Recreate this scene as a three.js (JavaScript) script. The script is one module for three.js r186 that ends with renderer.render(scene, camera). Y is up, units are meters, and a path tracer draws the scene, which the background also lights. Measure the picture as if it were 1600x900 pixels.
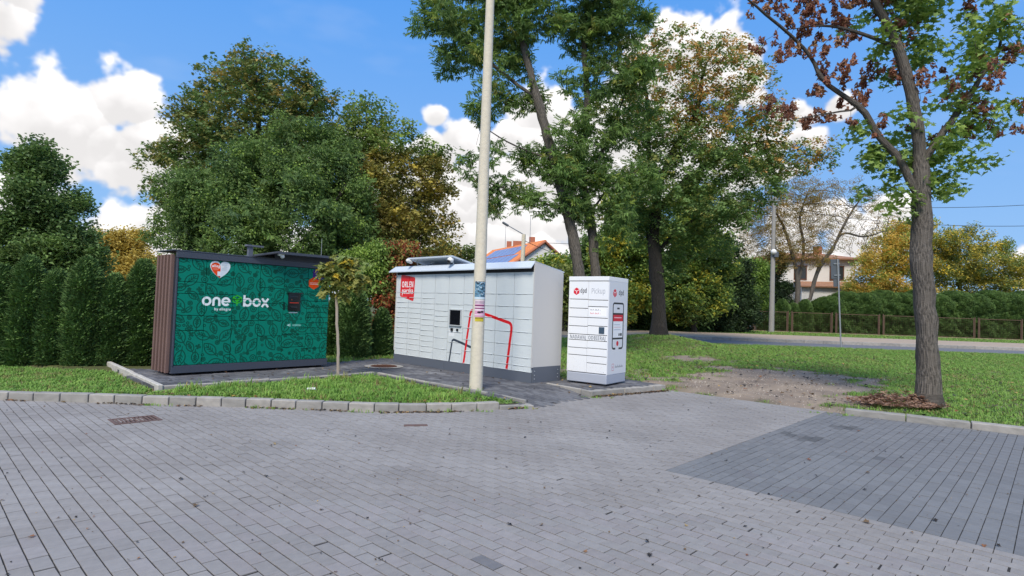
import * as THREE from 'three';
import { RoundedBoxGeometry } from 'three/addons/geometries/RoundedBoxGeometry.js';
import { mergeGeometries } from 'three/addons/utils/BufferGeometryUtils.js';
import { createNoise2D, createNoise3D } from 'simplex-noise';

// ------------------------------------------------------------------ camera
const scene = new THREE.Scene();
const D2R = Math.PI / 180;
const camera = new THREE.PerspectiveCamera(52.88, 16 / 9, 0.1, 1500);
camera.position.set(0, 1.55, 0);
camera.rotation.order = 'YXZ';
camera.rotation.set(1.962 * D2R, 0, 2.02 * D2R);
camera.updateMatrixWorld();
const renderer = new THREE.WebGLRenderer({ antialias: true });
renderer.setSize(1024, 576);
renderer.toneMapping = THREE.LinearToneMapping;
renderer.toneMappingExposure = 0.97;
renderer.shadowMap.enabled = true;

// ------------------------------------------------------------------ random, noise
function mulberry(a) { return () => { a = (a + 0x6d2b79f5) | 0; let t = Math.imul(a ^ (a >>> 15), 1 | a); t = (t + Math.imul(t ^ (t >>> 7), 61 | t)) ^ t; return ((t ^ (t >>> 14)) >>> 0) / 4294967296; }; }
const R0 = mulberry(11);
const n2 = createNoise2D(mulberry(5)), n3 = createNoise3D(mulberry(7));
const fbm2 = (x, y, o = 4) => { let s = 0, a = 0.5; for (let i = 0; i < o; i++, a *= 0.5, x *= 2.03, y *= 2.03) s += a * n2(x, y); return s; };
const fbm3 = (x, y, z, o = 4) => { let s = 0, a = 0.5; for (let i = 0; i < o; i++, a *= 0.5, x *= 2.03, y *= 2.03, z *= 2.03) s += a * n3(x, y, z); return s; };
const clamp = THREE.MathUtils.clamp, lerp = THREE.MathUtils.lerp, sstep = (a, b, x) => { const t = clamp((x - a) / (b - a), 0, 1); return t * t * (3 - 2 * t); };
const V = (x, y, z) => new THREE.Vector3(x, y, z);

// ------------------------------------------------------------------ sky: blue with heaped clouds near the horizon
function makeSky() {
  const W = 3072, H = 1536, data = new Float32Array(W * H * 4), r = mulberry(21);
  const puffs = [];   // azimuth, elevation, radius in degrees; azimuth 0 looks along -z, right is positive
  const heap = (az, el, rad, n, sx, sy) => { for (let i = 0; i < n; i++) { const t = (r() - 0.5) * 2; puffs.push([az + t * sx, el + (r() - 0.5) * sy * (1 - 0.6 * t * t), rad * (0.55 + 0.65 * r())]); } };
  heap(-37, 13, 4.2, 7, 5.5, 6); heap(-39, 5, 3.4, 9, 9, 4); puffs.push([-34.5, 15.2, 3.2], [-33.5, 11, 2.8]);
  puffs.push([-8.2, 18.1, 1.25], [-8.2, 15.6, 1.8], [-13, 13.5, 2.6], [-17, 14.4, 2.2], [-21.5, 12.5, 2.3]);
  heap(-2, 15.5, 3.2, 7, 5, 3.5); heap(3, 9, 3.8, 18, 10, 8); heap(8, 17.5, 3.8, 12, 6, 6); heap(16, 22.3, 3.9, 10, 5, 5); heap(19.2, 23.5, 2.4, 5, 2.2, 3); heap(14, 14, 4.2, 18, 8, 8); heap(-6, 10, 3.4, 14, 8, 7); heap(27, 18, 1.7, 4, 2.4, 2); heap(26, 15.5, 1.5, 3, 2, 1.5);
  heap(31, 8.5, 2.4, 8, 7, 3); heap(23, 6, 2.4, 9, 10, 4); heap(0, 3.5, 2.6, 18, 24, 4); heap(-24, 4, 2.6, 9, 10, 4);
  for (let k = 0; k < 36; k++) {   // the rest of the sky goes on in the same way
    const az = 46 + (k / 35) * 268, low = k % 3 !== 2;
    heap(az + (r() - 0.5) * 7, low ? 3 + 9 * r() : 15 + 16 * r(), low ? 3.4 : 3.2, low ? 10 : 7, 5, low ? 6 : 4);
  }
  for (let k = 0; k < 20; k++) heap(r() * 360, 38 + 38 * r(), 4.2, 7, 8, 5);
  heap(212, 40, 8, 16, 13, 14);   // the cloud in front of the sun, behind the camera
  const P = puffs.map(([az, el, rad]) => { const a = az * D2R, e = el * D2R; return [Math.sin(a) * Math.cos(e), Math.sin(e), -Math.cos(a) * Math.cos(e), rad * D2R, el]; });
  const bins = Array.from({ length: 91 }, () => []);
  for (const p of P) for (let e = Math.max(0, Math.floor(p[4] - p[3] / D2R * 1.7 - 2)); e <= Math.min(90, p[4] + p[3] / D2R * 1.7 + 2); e++) bins[e].push(p);
  for (let row = 0; row < H; row++) {
    const el = ((row + 0.5) / H - 0.5) * Math.PI, y = Math.sin(el), c = Math.cos(el), e = Math.max(0, y);
    const t = Math.pow(clamp(e / 0.55, 0, 1), 0.62);
    const base = [lerp(0.45, 0.085, t), lerp(0.7, 0.345, t), lerp(0.98, 0.92, t)];
    const bin = bins[clamp(Math.floor(el / D2R), 0, 90)];
    for (let col = 0; col < W; col++) {
      const o = (row * W + col) * 4;
      let k = 0, bright = 1;
      if (el > -0.01) {
        const a = ((col + 0.5) / W - 0.5) * 2 * Math.PI, x = Math.cos(a) * c, z = Math.sin(a) * c;
        let best = -9, hgt = 0;
        for (const p of bin) {
          const dx = x - p[0], dy = (y - p[1]) * 1.12, dz = z - p[2], lim = p[3] * 1.7;
          if (dx > lim || dx < -lim || dz > lim || dz < -lim) continue;
          const v = 1 - Math.sqrt(dx * dx + dy * dy + dz * dz) / p[3];
          if (v > best) { best = v; hgt = dy / p[3]; }
        }
        if (best > -0.7) {
          const w = fbm3(x * 13, y * 15, z * 13, 5);
          const d = best + w * 0.7 + 0.1 * fbm3(x * 60, y * 60, z * 60, 3);
          k = sstep(-0.06, 0.26, d);
          bright = clamp(0.95 + 0.2 * hgt + 0.3 * w - 0.16 * sstep(0.2, 0.9, d) * sstep(0.5, -0.4, hgt), 0.82, 1.12);
        }
        const wisp = sstep(0.12, 0.7, fbm3(x * 4 + 3, y * 11, z * 4, 4)) * 0.06 * sstep(0.03, 0.2, e);
        for (let i = 0; i < 3; i++) {
          const cl = bright * [1.07, 1.045, 1.04][i];
          data[o + i] = lerp(lerp(base[i], 1, wisp), cl, k);
        }
      } else for (let i = 0; i < 3; i++) data[o + i] = [0.2, 0.2, 0.19][i];
      data[o + 3] = 1;
    }
  }
  const tex = new THREE.DataTexture(data, W, H, THREE.RGBAFormat, THREE.FloatType);
  tex.mapping = THREE.EquirectangularReflectionMapping; tex.magFilter = THREE.LinearFilter; tex.needsUpdate = true;
  return tex;
}
const skyTex = makeSky();
scene.background = skyTex; scene.environment = skyTex;

// ------------------------------------------------------------------ sun, softened by thin cloud, behind the camera on the left
const sun = new THREE.DirectionalLight(new THREE.Color(1, 0.93, 0.81), 3.9);
sun.position.set(-9, 48, 26); sun.target.position.set(0, 0, -14);
sun.castShadow = true; sun.shadow.radius = 36; sun.shadow.mapSize.set(2048, 2048);
Object.assign(sun.shadow.camera, { left: -60, right: 60, top: 60, bottom: -60, near: 1, far: 200 });
scene.add(sun, sun.target);

// ------------------------------------------------------------------ naming helpers
const used = new Map();
function numbered(name) { const n = used.get(name) || 0; used.set(name, n + 1); return n ? name + '_' + String(n).padStart(3, '0') : name; }
function shade(o) { o.castShadow = true; o.receiveShadow = true; return o; }
function tag(o, label, category, group, kind) { if (label) o.userData.label = label; if (category) o.userData.category = category; if (group) o.userData.group = group; if (kind) o.userData.kind = kind; return o; }
function thing(name, label, category, pos = [0, 0, 0], turn = 0, group) { const o = new THREE.Group(); o.name = numbered(name); scene.add(o); o.position.set(...pos); o.rotation.y = turn; return tag(o, label, category, group); }
function structure(name, label, category) { const o = new THREE.Group(); o.name = numbered(name); scene.add(o); return tag(o, label, category, null, 'structure'); }
function part(parent, name, geo, mat, label) { const m = shade(new THREE.Mesh(Array.isArray(geo) ? mergeGeometries(geo.map((g) => (g.index ? g.toNonIndexed() : g))) : geo, mat)); m.name = name; if (label) m.userData.label = label; parent.add(m); return m; }
function copies(parent, name, geo, mat, list, kind) {   // list of [Matrix4, Color?]
  const m = shade(new THREE.InstancedMesh(geo, mat, list.length)); m.name = name;
  list.forEach(([mx, c], i) => { m.setMatrixAt(i, mx); if (c) m.setColorAt(i, c); });
  if (kind) m.userData.kind = kind;
  parent.add(m); return m;
}
const C = (r, g, b) => new THREE.Color().setRGB(r, g, b);
const H = (h) => new THREE.Color(h);

// A point that a pixel of the 1600 x 900 picture shows at a given distance along the view axis.
const at = (px, py, depth) => { const v = V((px - 800) / 905, -(py - 450) / 905, -1).applyEuler(camera.rotation); v.multiplyScalar(-depth / v.z); return V(v.x, v.y + 1.55, v.z); };

// ------------------------------------------------------------------ textures and materials
function dataTex(n, fn, srgb) {
  const d = new Uint8Array(n * n * 4);
  for (let y = 0; y < n; y++) for (let x = 0; x < n; x++) { const v = fn(x / n, y / n), o = (y * n + x) * 4; d[o] = clamp(v[0] ?? v, 0, 1) * 255; d[o + 1] = clamp(v[1] ?? v, 0, 1) * 255; d[o + 2] = clamp(v[2] ?? v, 0, 1) * 255; d[o + 3] = 255; }
  const t = new THREE.DataTexture(d, n, n); t.wrapS = t.wrapT = THREE.RepeatWrapping; t.magFilter = THREE.LinearFilter; t.needsUpdate = true;
  if (srgb) t.colorSpace = THREE.SRGBColorSpace;
  return t;
}
// tileable noise on a torus
const tor = (u, v, f, o) => { const a = u * 2 * Math.PI, b = v * 2 * Math.PI, k = f / 6.283; let s = 0, w = 0.5, q = k; for (let i = 0; i < o; i++, w *= 0.5, q *= 2) s += w * n3(Math.cos(a) * q + 5 * Math.cos(b) * q * 0.37, Math.sin(a) * q + 9.1, Math.cos(b) * q * 1.7 + Math.sin(b) * q * 1.1 - 3 * i); return s; };
const rg = mulberry(91);
const concreteTex = dataTex(512, (u, v) => { const s = rg(); return 0.86 + 0.10 * tor(u, v, 6, 4) + 0.10 * (rg() - 0.5) - (s > 0.985 ? 0.16 : 0) + (s < 0.02 ? 0.1 : 0); });
const grainTex = dataTex(256, () => 0.8 + 0.2 * rg());
const cloudyTex = dataTex(512, (u, v) => 0.85 + 0.22 * tor(u, v, 5, 6) + 0.05 * (rg() - 0.5));
const barkTex = dataTex(512, (u, v) => { const r = tor(u, v * 0.999, 26, 3), s = n3(Math.cos(u * 6.283) * 7, Math.sin(u * 6.283) * 7, Math.sin(v * 6.283) * 1.6); return 0.62 + 0.35 * s + 0.22 * r + 0.1 * (rg() - 0.5); });
const rep = (t, x, y = x) => { const c = t.clone(); c.repeat.set(x, y); c.needsUpdate = true; return c; };
const std = (o) => new THREE.MeshStandardMaterial(o);
const M = {
  concrete: std({ color: C(0.36, 0.345, 0.32), map: rep(concreteTex, 1.2), roughness: 0.92, bumpMap: rep(concreteTex, 1.2), bumpScale: 0.004 }),
  kerb: std({ color: C(0.40, 0.375, 0.34), map: rep(cloudyTex, 1.1), roughness: 0.95, bumpMap: rep(concreteTex, 2), bumpScale: 0.004 }),
  kerbB: std({ color: C(0.33, 0.315, 0.29), map: rep(cloudyTex, 0.9), roughness: 0.95, bumpMap: rep(concreteTex, 2), bumpScale: 0.004 }),
  edge: std({ color: C(0.56, 0.53, 0.48), map: rep(cloudyTex, 1), roughness: 0.95 }),
  joint: std({ color: C(0.03, 0.028, 0.027), map: rep(grainTex, 3), roughness: 1 }),
  paver: [0, 1, 2, 3, 4, 5].map((i) => std({ color: C(0.294 + 0.008 * (i - 2.5) + (i % 2) * 0.006, 0.278 + 0.008 * (i - 2.5), 0.268 + 0.008 * (i - 2.5) + (i % 2) * 0.003), map: rep(concreteTex, 1.6), roughness: 0.86, bumpMap: rep(concreteTex, 1.6), bumpScale: 0.0025 })),
  paverAll: std({ color: 0xffffff, map: rep(concreteTex, 1.6), roughness: 0.86, bumpMap: rep(concreteTex, 1.6), bumpScale: 0.0025 }),
  bay: [0, 1, 2, 3].map((i) => std({ color: C(0.195 + 0.011 * (i - 1.5), 0.198 + 0.011 * (i - 1.5), 0.203 + 0.011 * (i - 1.5)), map: rep(concreteTex, 1.6), roughness: 0.84, bumpMap: rep(concreteTex, 1.6), bumpScale: 0.0025 })),
  pad: [0, 1, 2, 3].map((i) => std({ color: C(0.13 + 0.03 * (i - 1.5), 0.13 + 0.03 * (i - 1.5), 0.14 + 0.03 * (i - 1.5)), map: rep(concreteTex, 1.6), roughness: 0.84, bumpMap: rep(concreteTex, 1.6), bumpScale: 0.0025 })),
  stain: std({ color: C(0.185, 0.18, 0.185), map: rep(concreteTex, 1.6), roughness: 0.7 }),
  asphalt: std({ color: C(0.16, 0.165, 0.18), map: rep(grainTex, 1), roughness: 0.9 }),
  pavement: std({ color: C(0.46, 0.36, 0.27), map: rep(cloudyTex, 0.4), roughness: 0.95 }),
  bark: std({ color: C(0.11, 0.093, 0.075), map: barkTex, bumpMap: barkTex, bumpScale: 0.03, roughness: 1 }),
  barkGrey: std({ color: C(0.2, 0.175, 0.15), map: barkTex, bumpMap: barkTex, bumpScale: 0.02, roughness: 1 }),
  barkDark: std({ color: C(0.07, 0.06, 0.052), map: barkTex, bumpMap: barkTex, bumpScale: 0.03, roughness: 1 }),
  anth: std({ color: C(0.055, 0.065, 0.09), roughness: 0.5, metalness: 0.0 }),
  anthDark: std({ color: C(0.022, 0.026, 0.038), roughness: 0.6 }),
  wood: std({ color: C(0.29, 0.175, 0.15), map: rep(barkTex, 1, 0.3), roughness: 0.85 }),
  lightGrey: std({ color: C(0.60, 0.63, 0.645), roughness: 0.42, map: rep(cloudyTex, 0.6) }),
  sideGrey: std({ color: C(0.575, 0.56, 0.535), roughness: 0.5 }),
  baseGrey: std({ color: C(0.11, 0.125, 0.155), roughness: 0.55 }),
  seam: std({ color: C(0.09, 0.095, 0.1), roughness: 0.9 }),
  gap: std({ color: C(0.03, 0.03, 0.033), roughness: 0.9 }),
  white: std({ color: C(0.83, 0.84, 0.85), roughness: 0.4 }),
  dpdBase: std({ color: C(0.4, 0.43, 0.5), roughness: 0.5 }),
  alu: std({ color: C(0.62, 0.65, 0.68), roughness: 0.35, metalness: 0.6 }),
  camWhite: std({ color: C(0.8, 0.8, 0.78), roughness: 0.4 }),
  black: std({ color: C(0.012, 0.012, 0.015), roughness: 0.25 }),
  screen: std({ color: C(0.008, 0.009, 0.012), roughness: 0.08 }),
  steel: std({ color: C(0.42, 0.43, 0.44), roughness: 0.5, metalness: 0.7 }),
  fenceRust: std({ color: C(0.115, 0.07, 0.048), roughness: 0.95 }),
  roofOld: std({ color: C(0.4, 0.2, 0.11), map: rep(cloudyTex, 0.35), roughness: 0.85 }),
  rust: std({ color: C(0.13, 0.055, 0.032), roughness: 0.95, map: rep(cloudyTex, 2) }),
  iron: std({ color: C(0.16, 0.10, 0.085), roughness: 0.8, map: rep(cloudyTex, 2) }),
  post: std({ color: C(0.76, 0.69, 0.55), map: rep(concreteTex, 1, 4), bumpMap: rep(concreteTex, 1, 4), bumpScale: 0.003, roughness: 0.9 }),
  barkYoung: std({ color: C(0.36, 0.3, 0.25), roughness: 0.9 }),
  wire: std({ color: C(0.02, 0.02, 0.022), roughness: 0.7 }),
  plasterHouse: std({ color: C(0.8, 0.78, 0.74), roughness: 0.95, side: THREE.DoubleSide }),
  plaster: std({ color: C(0.74, 0.72, 0.68), map: rep(cloudyTex, 0.2), roughness: 0.95 }),
  roofTile: std({ color: C(0.85, 0.27, 0.075), map: rep(cloudyTex, 0.35), roughness: 0.8 }),
  chimney: std({ color: C(0.42, 0.15, 0.085), roughness: 0.9 }),
  solar: std({ color: C(0.24, 0.29, 0.47), roughness: 0.2, metalness: 0.2 }),
  glassDark: std({ color: C(0.03, 0.035, 0.04), roughness: 0.1 }),
  signGrey: std({ color: C(0.09, 0.105, 0.125), roughness: 0.6 }),
};

// ------------------------------------------------------------------ geometry helpers
const bx = (w, h, d, x = 0, y = 0, z = 0) => new THREE.BoxGeometry(w, h, d).translate(x, y, z);
const rb = (w, h, d, x = 0, y = 0, z = 0, r = 0.008, s = 1) => new RoundedBoxGeometry(w, h, d, s, Math.min(r, w * 0.45, h * 0.45, d * 0.45)).translate(x, y, z);
function rod(a, b, ra, rb2 = ra, n = 8) { const d = b.clone().sub(a), g = new THREE.CylinderGeometry(rb2, ra, d.length(), n, 1); g.applyQuaternion(new THREE.Quaternion().setFromUnitVectors(V(0, 1, 0), d.normalize())); const m = a.clone().add(b).multiplyScalar(0.5); return g.translate(m.x, m.y, m.z); }
function rawGeo(pos, uv, idx) { const g = new THREE.BufferGeometry(); g.setAttribute('position', new THREE.BufferAttribute(new Float32Array(pos), 3)); if (uv) g.setAttribute('uv', new THREE.BufferAttribute(new Float32Array(uv), 2)); if (idx) g.setIndex(idx); g.computeVertexNormals(); return g; }
// A block with chamfered front edges (front is +z): w x h, d deep, back open; flat shaded. uvf(x, y) gives texture coordinates.
function panelGeo(w, h, d, c, uvf = (x, y) => [x, y], tiltX = 0, tiltY = 0) {
  const a = w / 2, b = h / 2, ring = (x, y, z) => [[-x, -y, z], [x, -y, z], [x, y, z], [-x, y, z]];
  const r0 = ring(a, b, -d), r1 = ring(a, b, -c), r2 = ring(a - c, b - c, 0), pos = [], uv = [];
  const zz = (p) => [p[0], p[1], p[2] + p[0] * tiltY + p[1] * tiltX];
  const quad = (...q) => { q = q.map(zz); for (const i of [0, 1, 2, 0, 2, 3]) { pos.push(...q[i]); uv.push(...uvf(q[i][0], q[i][1])); } };
  quad(...r2);
  for (let i = 0; i < 4; i++) { const j = (i + 1) % 4; quad(r1[i], r1[j], r2[j], r2[i]); quad(r0[i], r0[j], r1[j], r1[i]); }
  return rawGeo(pos, uv);
}
// The same block lying down, its top at y = 0: for bricks.
const brickGeo = (w, l, d, c, ou = 0, ov = 0) => panelGeo(w, l, d, c, (x, y) => [x + ou, y + ov]).rotateX(-Math.PI / 2);
const inPoly = (p, x, z) => { let c = false; for (let i = 0, j = p.length - 1; i < p.length; j = i++) if ((p[i][1] > z) !== (p[j][1] > z) && x < ((p[j][0] - p[i][0]) * (z - p[i][1])) / (p[j][1] - p[i][1]) + p[i][0]) c = !c; return c; };
const segD = (ax, az, bx2, bz, x, z) => { const dx = bx2 - ax, dz = bz - az, t = clamp(((x - ax) * dx + (z - az) * dz) / (dx * dx + dz * dz), 0, 1); return Math.hypot(x - ax - dx * t, z - az - dz * t); };
const sdPoly = (p, x, z) => { let d = 1e9; for (let i = 0, j = p.length - 1; i < p.length; j = i++) d = Math.min(d, segD(p[j][0], p[j][1], p[i][0], p[i][1], x, z)); return inPoly(p, x, z) ? -d : d; };

// ------------------------------------------------------------------ plan of the place (metres; camera at 0, 0 looking along -z)
const KERB = [[-13, -7.9], [-8, -8.2], [-5.38, -8.26], [-3.42, -8.33], [-1.75, -8.3], [-0.87, -8.52], [-0.2, -8.83], [0.42, -9.19]];
const YARD = [...KERB, [1.52, -10.57], [3.15, -11.72], [5.52, -9.5], [6.1, -9.12], [9.2, -7.0], [14, -3.9], [14, 4], [-13, 4]];
const PAD = [[-7.6, -11.3], [-5.55, -9.22], [-2.7, -11.98], [-0.42, -9.75], [0.42, -9.19], [1.52, -10.57], [3.12, -11.78], [2.5, -12.6], [1.5, -12.1], [1.0, -12.0], [-2.6, -15.5], [-3.3, -15.3], [-4.2, -13.9], [-6.9, -11.4]];
const GRASS = [[-5.42, -8.45], [-5.42, -9.15], [-2.72, -11.86], [-0.45, -9.62], [0.1, -9.3], [0.2, -9.14], [-0.25, -8.95], [-0.9, -8.66], [-1.75, -8.46], [-3.42, -8.48]];
const GRASSL = [[-14, -8.05], [-8, -8.36], [-5.65, -8.42], [-5.62, -9.2], [-7.65, -11.25], [-14, -12]];
const BAYC = [1.58, -5.78];
const AX = 45 * D2R, av = [-Math.sin(AX), -Math.cos(AX)], bv = [Math.cos(AX), -Math.sin(AX)];   // along the courses, across them
const BAYA = 46.6 * D2R;
const DIRT = [[2.6, -12.0], [3.2, -11.6], [5.6, -9.3], [6.2, -10.1], [8.0, -12.6], [9.6, -15.2], [8.3, -16.6], [5.9, -16.9], [4.8, -14.9], [3.4, -13.3], [2.6, -13.0]];
const MOUND = [6.15, -24];
function rise(x, z) { return 0.0145 * clamp(-z - 13, 0, 33) + 0.5 * Math.exp(-(((x - MOUND[0]) / 2.1) ** 2) - ((z - MOUND[1]) / 2.2) ** 2); }
const dirtAt = (x, z) => { const n = fbm2(x * 0.9, z * 0.9, 4); let d = sstep(0.35, -0.35, sdPoly(DIRT, x, z) + n * 1.5); d = Math.max(d, sstep(0.5, -0.2, Math.hypot((x - 6.1) / 1.2, (z + 19) / 0.9) - 0.75 + n * 0.9)); d = Math.max(d, 0.8 * sstep(0.6, -0.3, Math.hypot((x - 2.0) / 1.6, (z + 14.2) / 1.6) - 0.8 + n)); d = Math.max(d, 0.5 * sstep(0.22, 0.5, fbm2(x * 0.5 + 20, z * 0.8, 3))); return d; };
function groundY(x, z) {
  let y = rise(x, z) + 0.02 * fbm2(x * 0.6, z * 0.6, 3);
  const yard = sdPoly(YARD, x, z), pad = sdPoly(PAD, x, z), g = Math.min(sdPoly(GRASS, x, z), sdPoly(GRASSL, x, z));
  y = lerp(0.07, y, sstep(0, 2.5, Math.min(pad, g)));
  if (x > 2.9 || z > -7) y = lerp(-0.045, y, sstep(-0.05, 1.0, yard));
  else if (yard < 0.25) y = -0.16;
  if (pad < (z > -12 ? 0.2 : -0.12)) y = -0.16;
  if (x < -5 && sdPoly(GRASSL, x, z) < 0.15) y = Math.min(y, -0.03);
  return y;
}

// ------------------------------------------------------------------ ground
{
  const xs = [], zs = [];
  for (let x = -16; x <= 28; x += 0.28) xs.push(x);
  for (let k = 1, s = 0.5, x = 28; x < 600; k++, s *= 1.25) { x += s; xs.push(x); }
  for (let s = 0.5, x = -16; x > -600; s *= 1.25) { x -= s; xs.unshift(x); }
  for (let z = -45; z <= -6; z += 0.28) zs.push(z);
  for (let s = 0.6, z = -6; z < 200; s *= 1.3) { z += s; zs.push(z); }
  for (let s = 0.5, z = -45; z > -700; s *= 1.25) { z -= s; zs.unshift(z); }
  const pos = [], col = [], uv = [], idx = [];
  for (const z of zs) for (const x of xs) {
    pos.push(x, z < -27 && z > -36.2 ? rise(x, z) - 0.15 : groundY(x, z), z); uv.push(x, z);
    const d = dirtAt(x, z), n = 0.5 + 0.5 * fbm2(x * 1.7, z * 1.7, 3), dk = 0.5 + 0.5 * fbm2(x * 0.45 + 9, z * 0.9, 3);
    const g = [0.065 + 0.035 * n, 0.075 + 0.03 * n, 0.024], e = [lerp(0.29, 0.46, n) * lerp(0.42, 1.15, dk), lerp(0.225, 0.36, n) * lerp(0.42, 1.15, dk), lerp(0.17, 0.27, n) * lerp(0.46, 1.12, dk)];
    for (let i = 0; i < 3; i++) col.push(lerp(g[i], e[i], d));
  }
  const nx = xs.length;
  for (let j = 0; j < zs.length - 1; j++) for (let i = 0; i < nx - 1; i++) { const a = j * nx + i; idx.push(a, a + nx, a + 1, a + 1, a + nx, a + nx + 1); }
  const g = rawGeo(pos, uv, idx); g.setAttribute('color', new THREE.BufferAttribute(new Float32Array(col), 3));
  const m = shade(new THREE.Mesh(g, std({ vertexColors: true, roughness: 1, map: rep(grainTex, 1.3), bumpMap: rep(cloudyTex, 0.8), bumpScale: 0.05 })));
  m.name = 'ground'; scene.add(m); tag(m, 'grassy and bare earthy ground around the paved yard', 'ground', null, 'structure');
}

// ------------------------------------------------------------------ paving: bricks one by one near the camera, the rest joined
const proj = (x, y, z) => V(x, y, z).project(camera);
function sheet(poly, y, mat, parent, name) {
  const s = new THREE.Shape(poly.map(([x, z]) => new THREE.Vector2(x, -z)));
  const g = new THREE.ShapeGeometry(s).rotateX(-Math.PI / 2).translate(0, y, 0);
  return part(parent, name, g, mat);
}
const STAINS = [[1268, 686, 0.16], [1240, 681, 0.12], [1228, 678, 0.14], [1320, 668, 0.18], [1245, 765, 0.13], [1380, 720, 0.15], [1178, 740, 0.1], [1205, 720, 0.08], [795, 855, 0.07], [762, 884, 0.06], [880, 700, 0.25], [620, 740, 0.3], [420, 700, 0.35], [980, 680, 0.35]].map(([px, py, R]) => { const v = at(px, py, 1).sub(V(0, 1.55, 0)), t = -1.55 / v.y; return [v.x * t, v.z * t, R, R < 0.24 ? 1 : 0.25]; });
const stained = (x, z) => { let m = 0; for (const [sx, sz, R, k] of STAINS) { const d = Math.hypot(x - sx, z - sz); if (d < R * 2) m = Math.max(m, k * sstep(R * 1.4, R * 0.4, d + 0.5 * R * n2(x * 7, z * 7))); } return m; };
function paving(parent, o) {   // origin, angle of courses, polygon test, materials, tone(x, z, rnd)
  const r = mulberry(o.seed), a = [-Math.sin(o.ang), -Math.cos(o.ang)], b = [Math.cos(o.ang), -Math.sin(o.ang)];
  const L = 0.2, Wd = 0.1, gap = 0.005, all = [];
  for (let j = o.j0; j < o.j1; j++) for (let i = o.i0; i < o.i1; i++) {
    const parts2 = o.split ? o.split(i, j) : [[(i + (j & 1 ? 0.5 : 0) + 0.5) * L, L]];
    for (const [u, len] of parts2) {
      const v = (j + 0.5) * Wd, x = o.org[0] + a[0] * u + b[0] * v, z = o.org[1] + a[1] * u + b[1] * v;
      if (!o.inside(x, z, u, v)) continue;
      const p = proj(x, 0, z), seen = z < -1.5 && Math.abs(p.x) < 0.99 && p.y > -0.99 && p.y < 1;
      const short = r() < 0.05 && len > 0.15, cut = short ? 0.006 + 0.014 * r() : 0, sx = short ? (r() - 0.5) * cut : 0;
      all.push({ cut, x: x + a[0] * sx, z: z + a[1] * sx, len, d: seen ? Math.hypot(x, z) * (o.nearOnly ? 1 : 1) : 1e6 + Math.hypot(x, z), y: (o.y ? o.y(x, z) : 0) + (r() - 0.5) * 0.004, t: [(r() - 0.5) * 0.014, (r() - 0.5) * 0.02], yaw: (r() - 0.5) * (short ? 0.07 : 0.018), k: r(), sh: r() });
    }
  }
  all.sort((p, q) => p.d - q.d);
  const geos = new Map(), geoOf = (len, k) => { const key = len.toFixed(2) + k; if (!geos.has(key)) geos.set(key, brickGeo(Wd - gap - (o.gapA ?? 0.003), len - gap, 0.07, 0.0012, k * 0.37, k * 0.61)); return geos.get(key); };
  const slope = (q) => { if (!o.y) return q.t; const e = 0.05, ha = o.y(q.x + a[0] * e, q.z + a[1] * e) - o.y(q.x - a[0] * e, q.z - a[1] * e), hb = o.y(q.x + b[0] * e, q.z + b[1] * e) - o.y(q.x - b[0] * e, q.z - b[1] * e); return [q.t[0] + Math.atan(ha / 0.1), q.t[1] + Math.atan(hb / 0.1)]; };
  const mx = (q) => { q.t = slope(q); return mx0(q); }, mx0 = (q) => new THREE.Matrix4().makeRotationFromEuler(new THREE.Euler(q.t[0], o.ang + q.yaw, q.t[1], 'YXZ')).scale(V(1, 1, 1 - q.cut / q.len)).setPosition(q.x, q.y, q.z);
  const N = 300, rest = new Map();
  all.forEach((q, i) => {
    if (i < N && q.d < 1e6) {
      const m = part(parent, numbered('paving_brick'), geoOf(q.len, Math.floor(q.sh * 4)), stained(q.x, q.z) > 0.4 + 0.3 * q.sh ? M.stain : o.mats[Math.floor(clamp(0.5 + 0.75 * (q.k - 0.5) + 0.8 * fbm2(q.x * 0.7, q.z * 0.7, 2), 0, 0.999) * o.mats.length)]);
      m.applyMatrix4(mx(q));
    } else { const key = q.len.toFixed(2); if (!rest.has(key)) rest.set(key, []); const c = o.tone(q.x, q.z, q.k); c.multiplyScalar(1 - 0.45 * stained(q.x, q.z)); rest.get(key).push([mx(q), c]); }
  });
  for (const [key, list] of rest) copies(parent, 'paving_bricks', geoOf(+key, 0), M.paverAll, list, 'stuff');
}
const rotU = (x, z, org, ang) => [(x - org[0]) * -Math.sin(ang) + (z - org[1]) * -Math.cos(ang), (x - org[0]) * Math.cos(ang) + (z - org[1]) * -Math.sin(ang)];
const inBay = (x, z) => { const [u, v] = rotU(x, z, BAYC, BAYA); return u < 0 && v > 0; };
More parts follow.
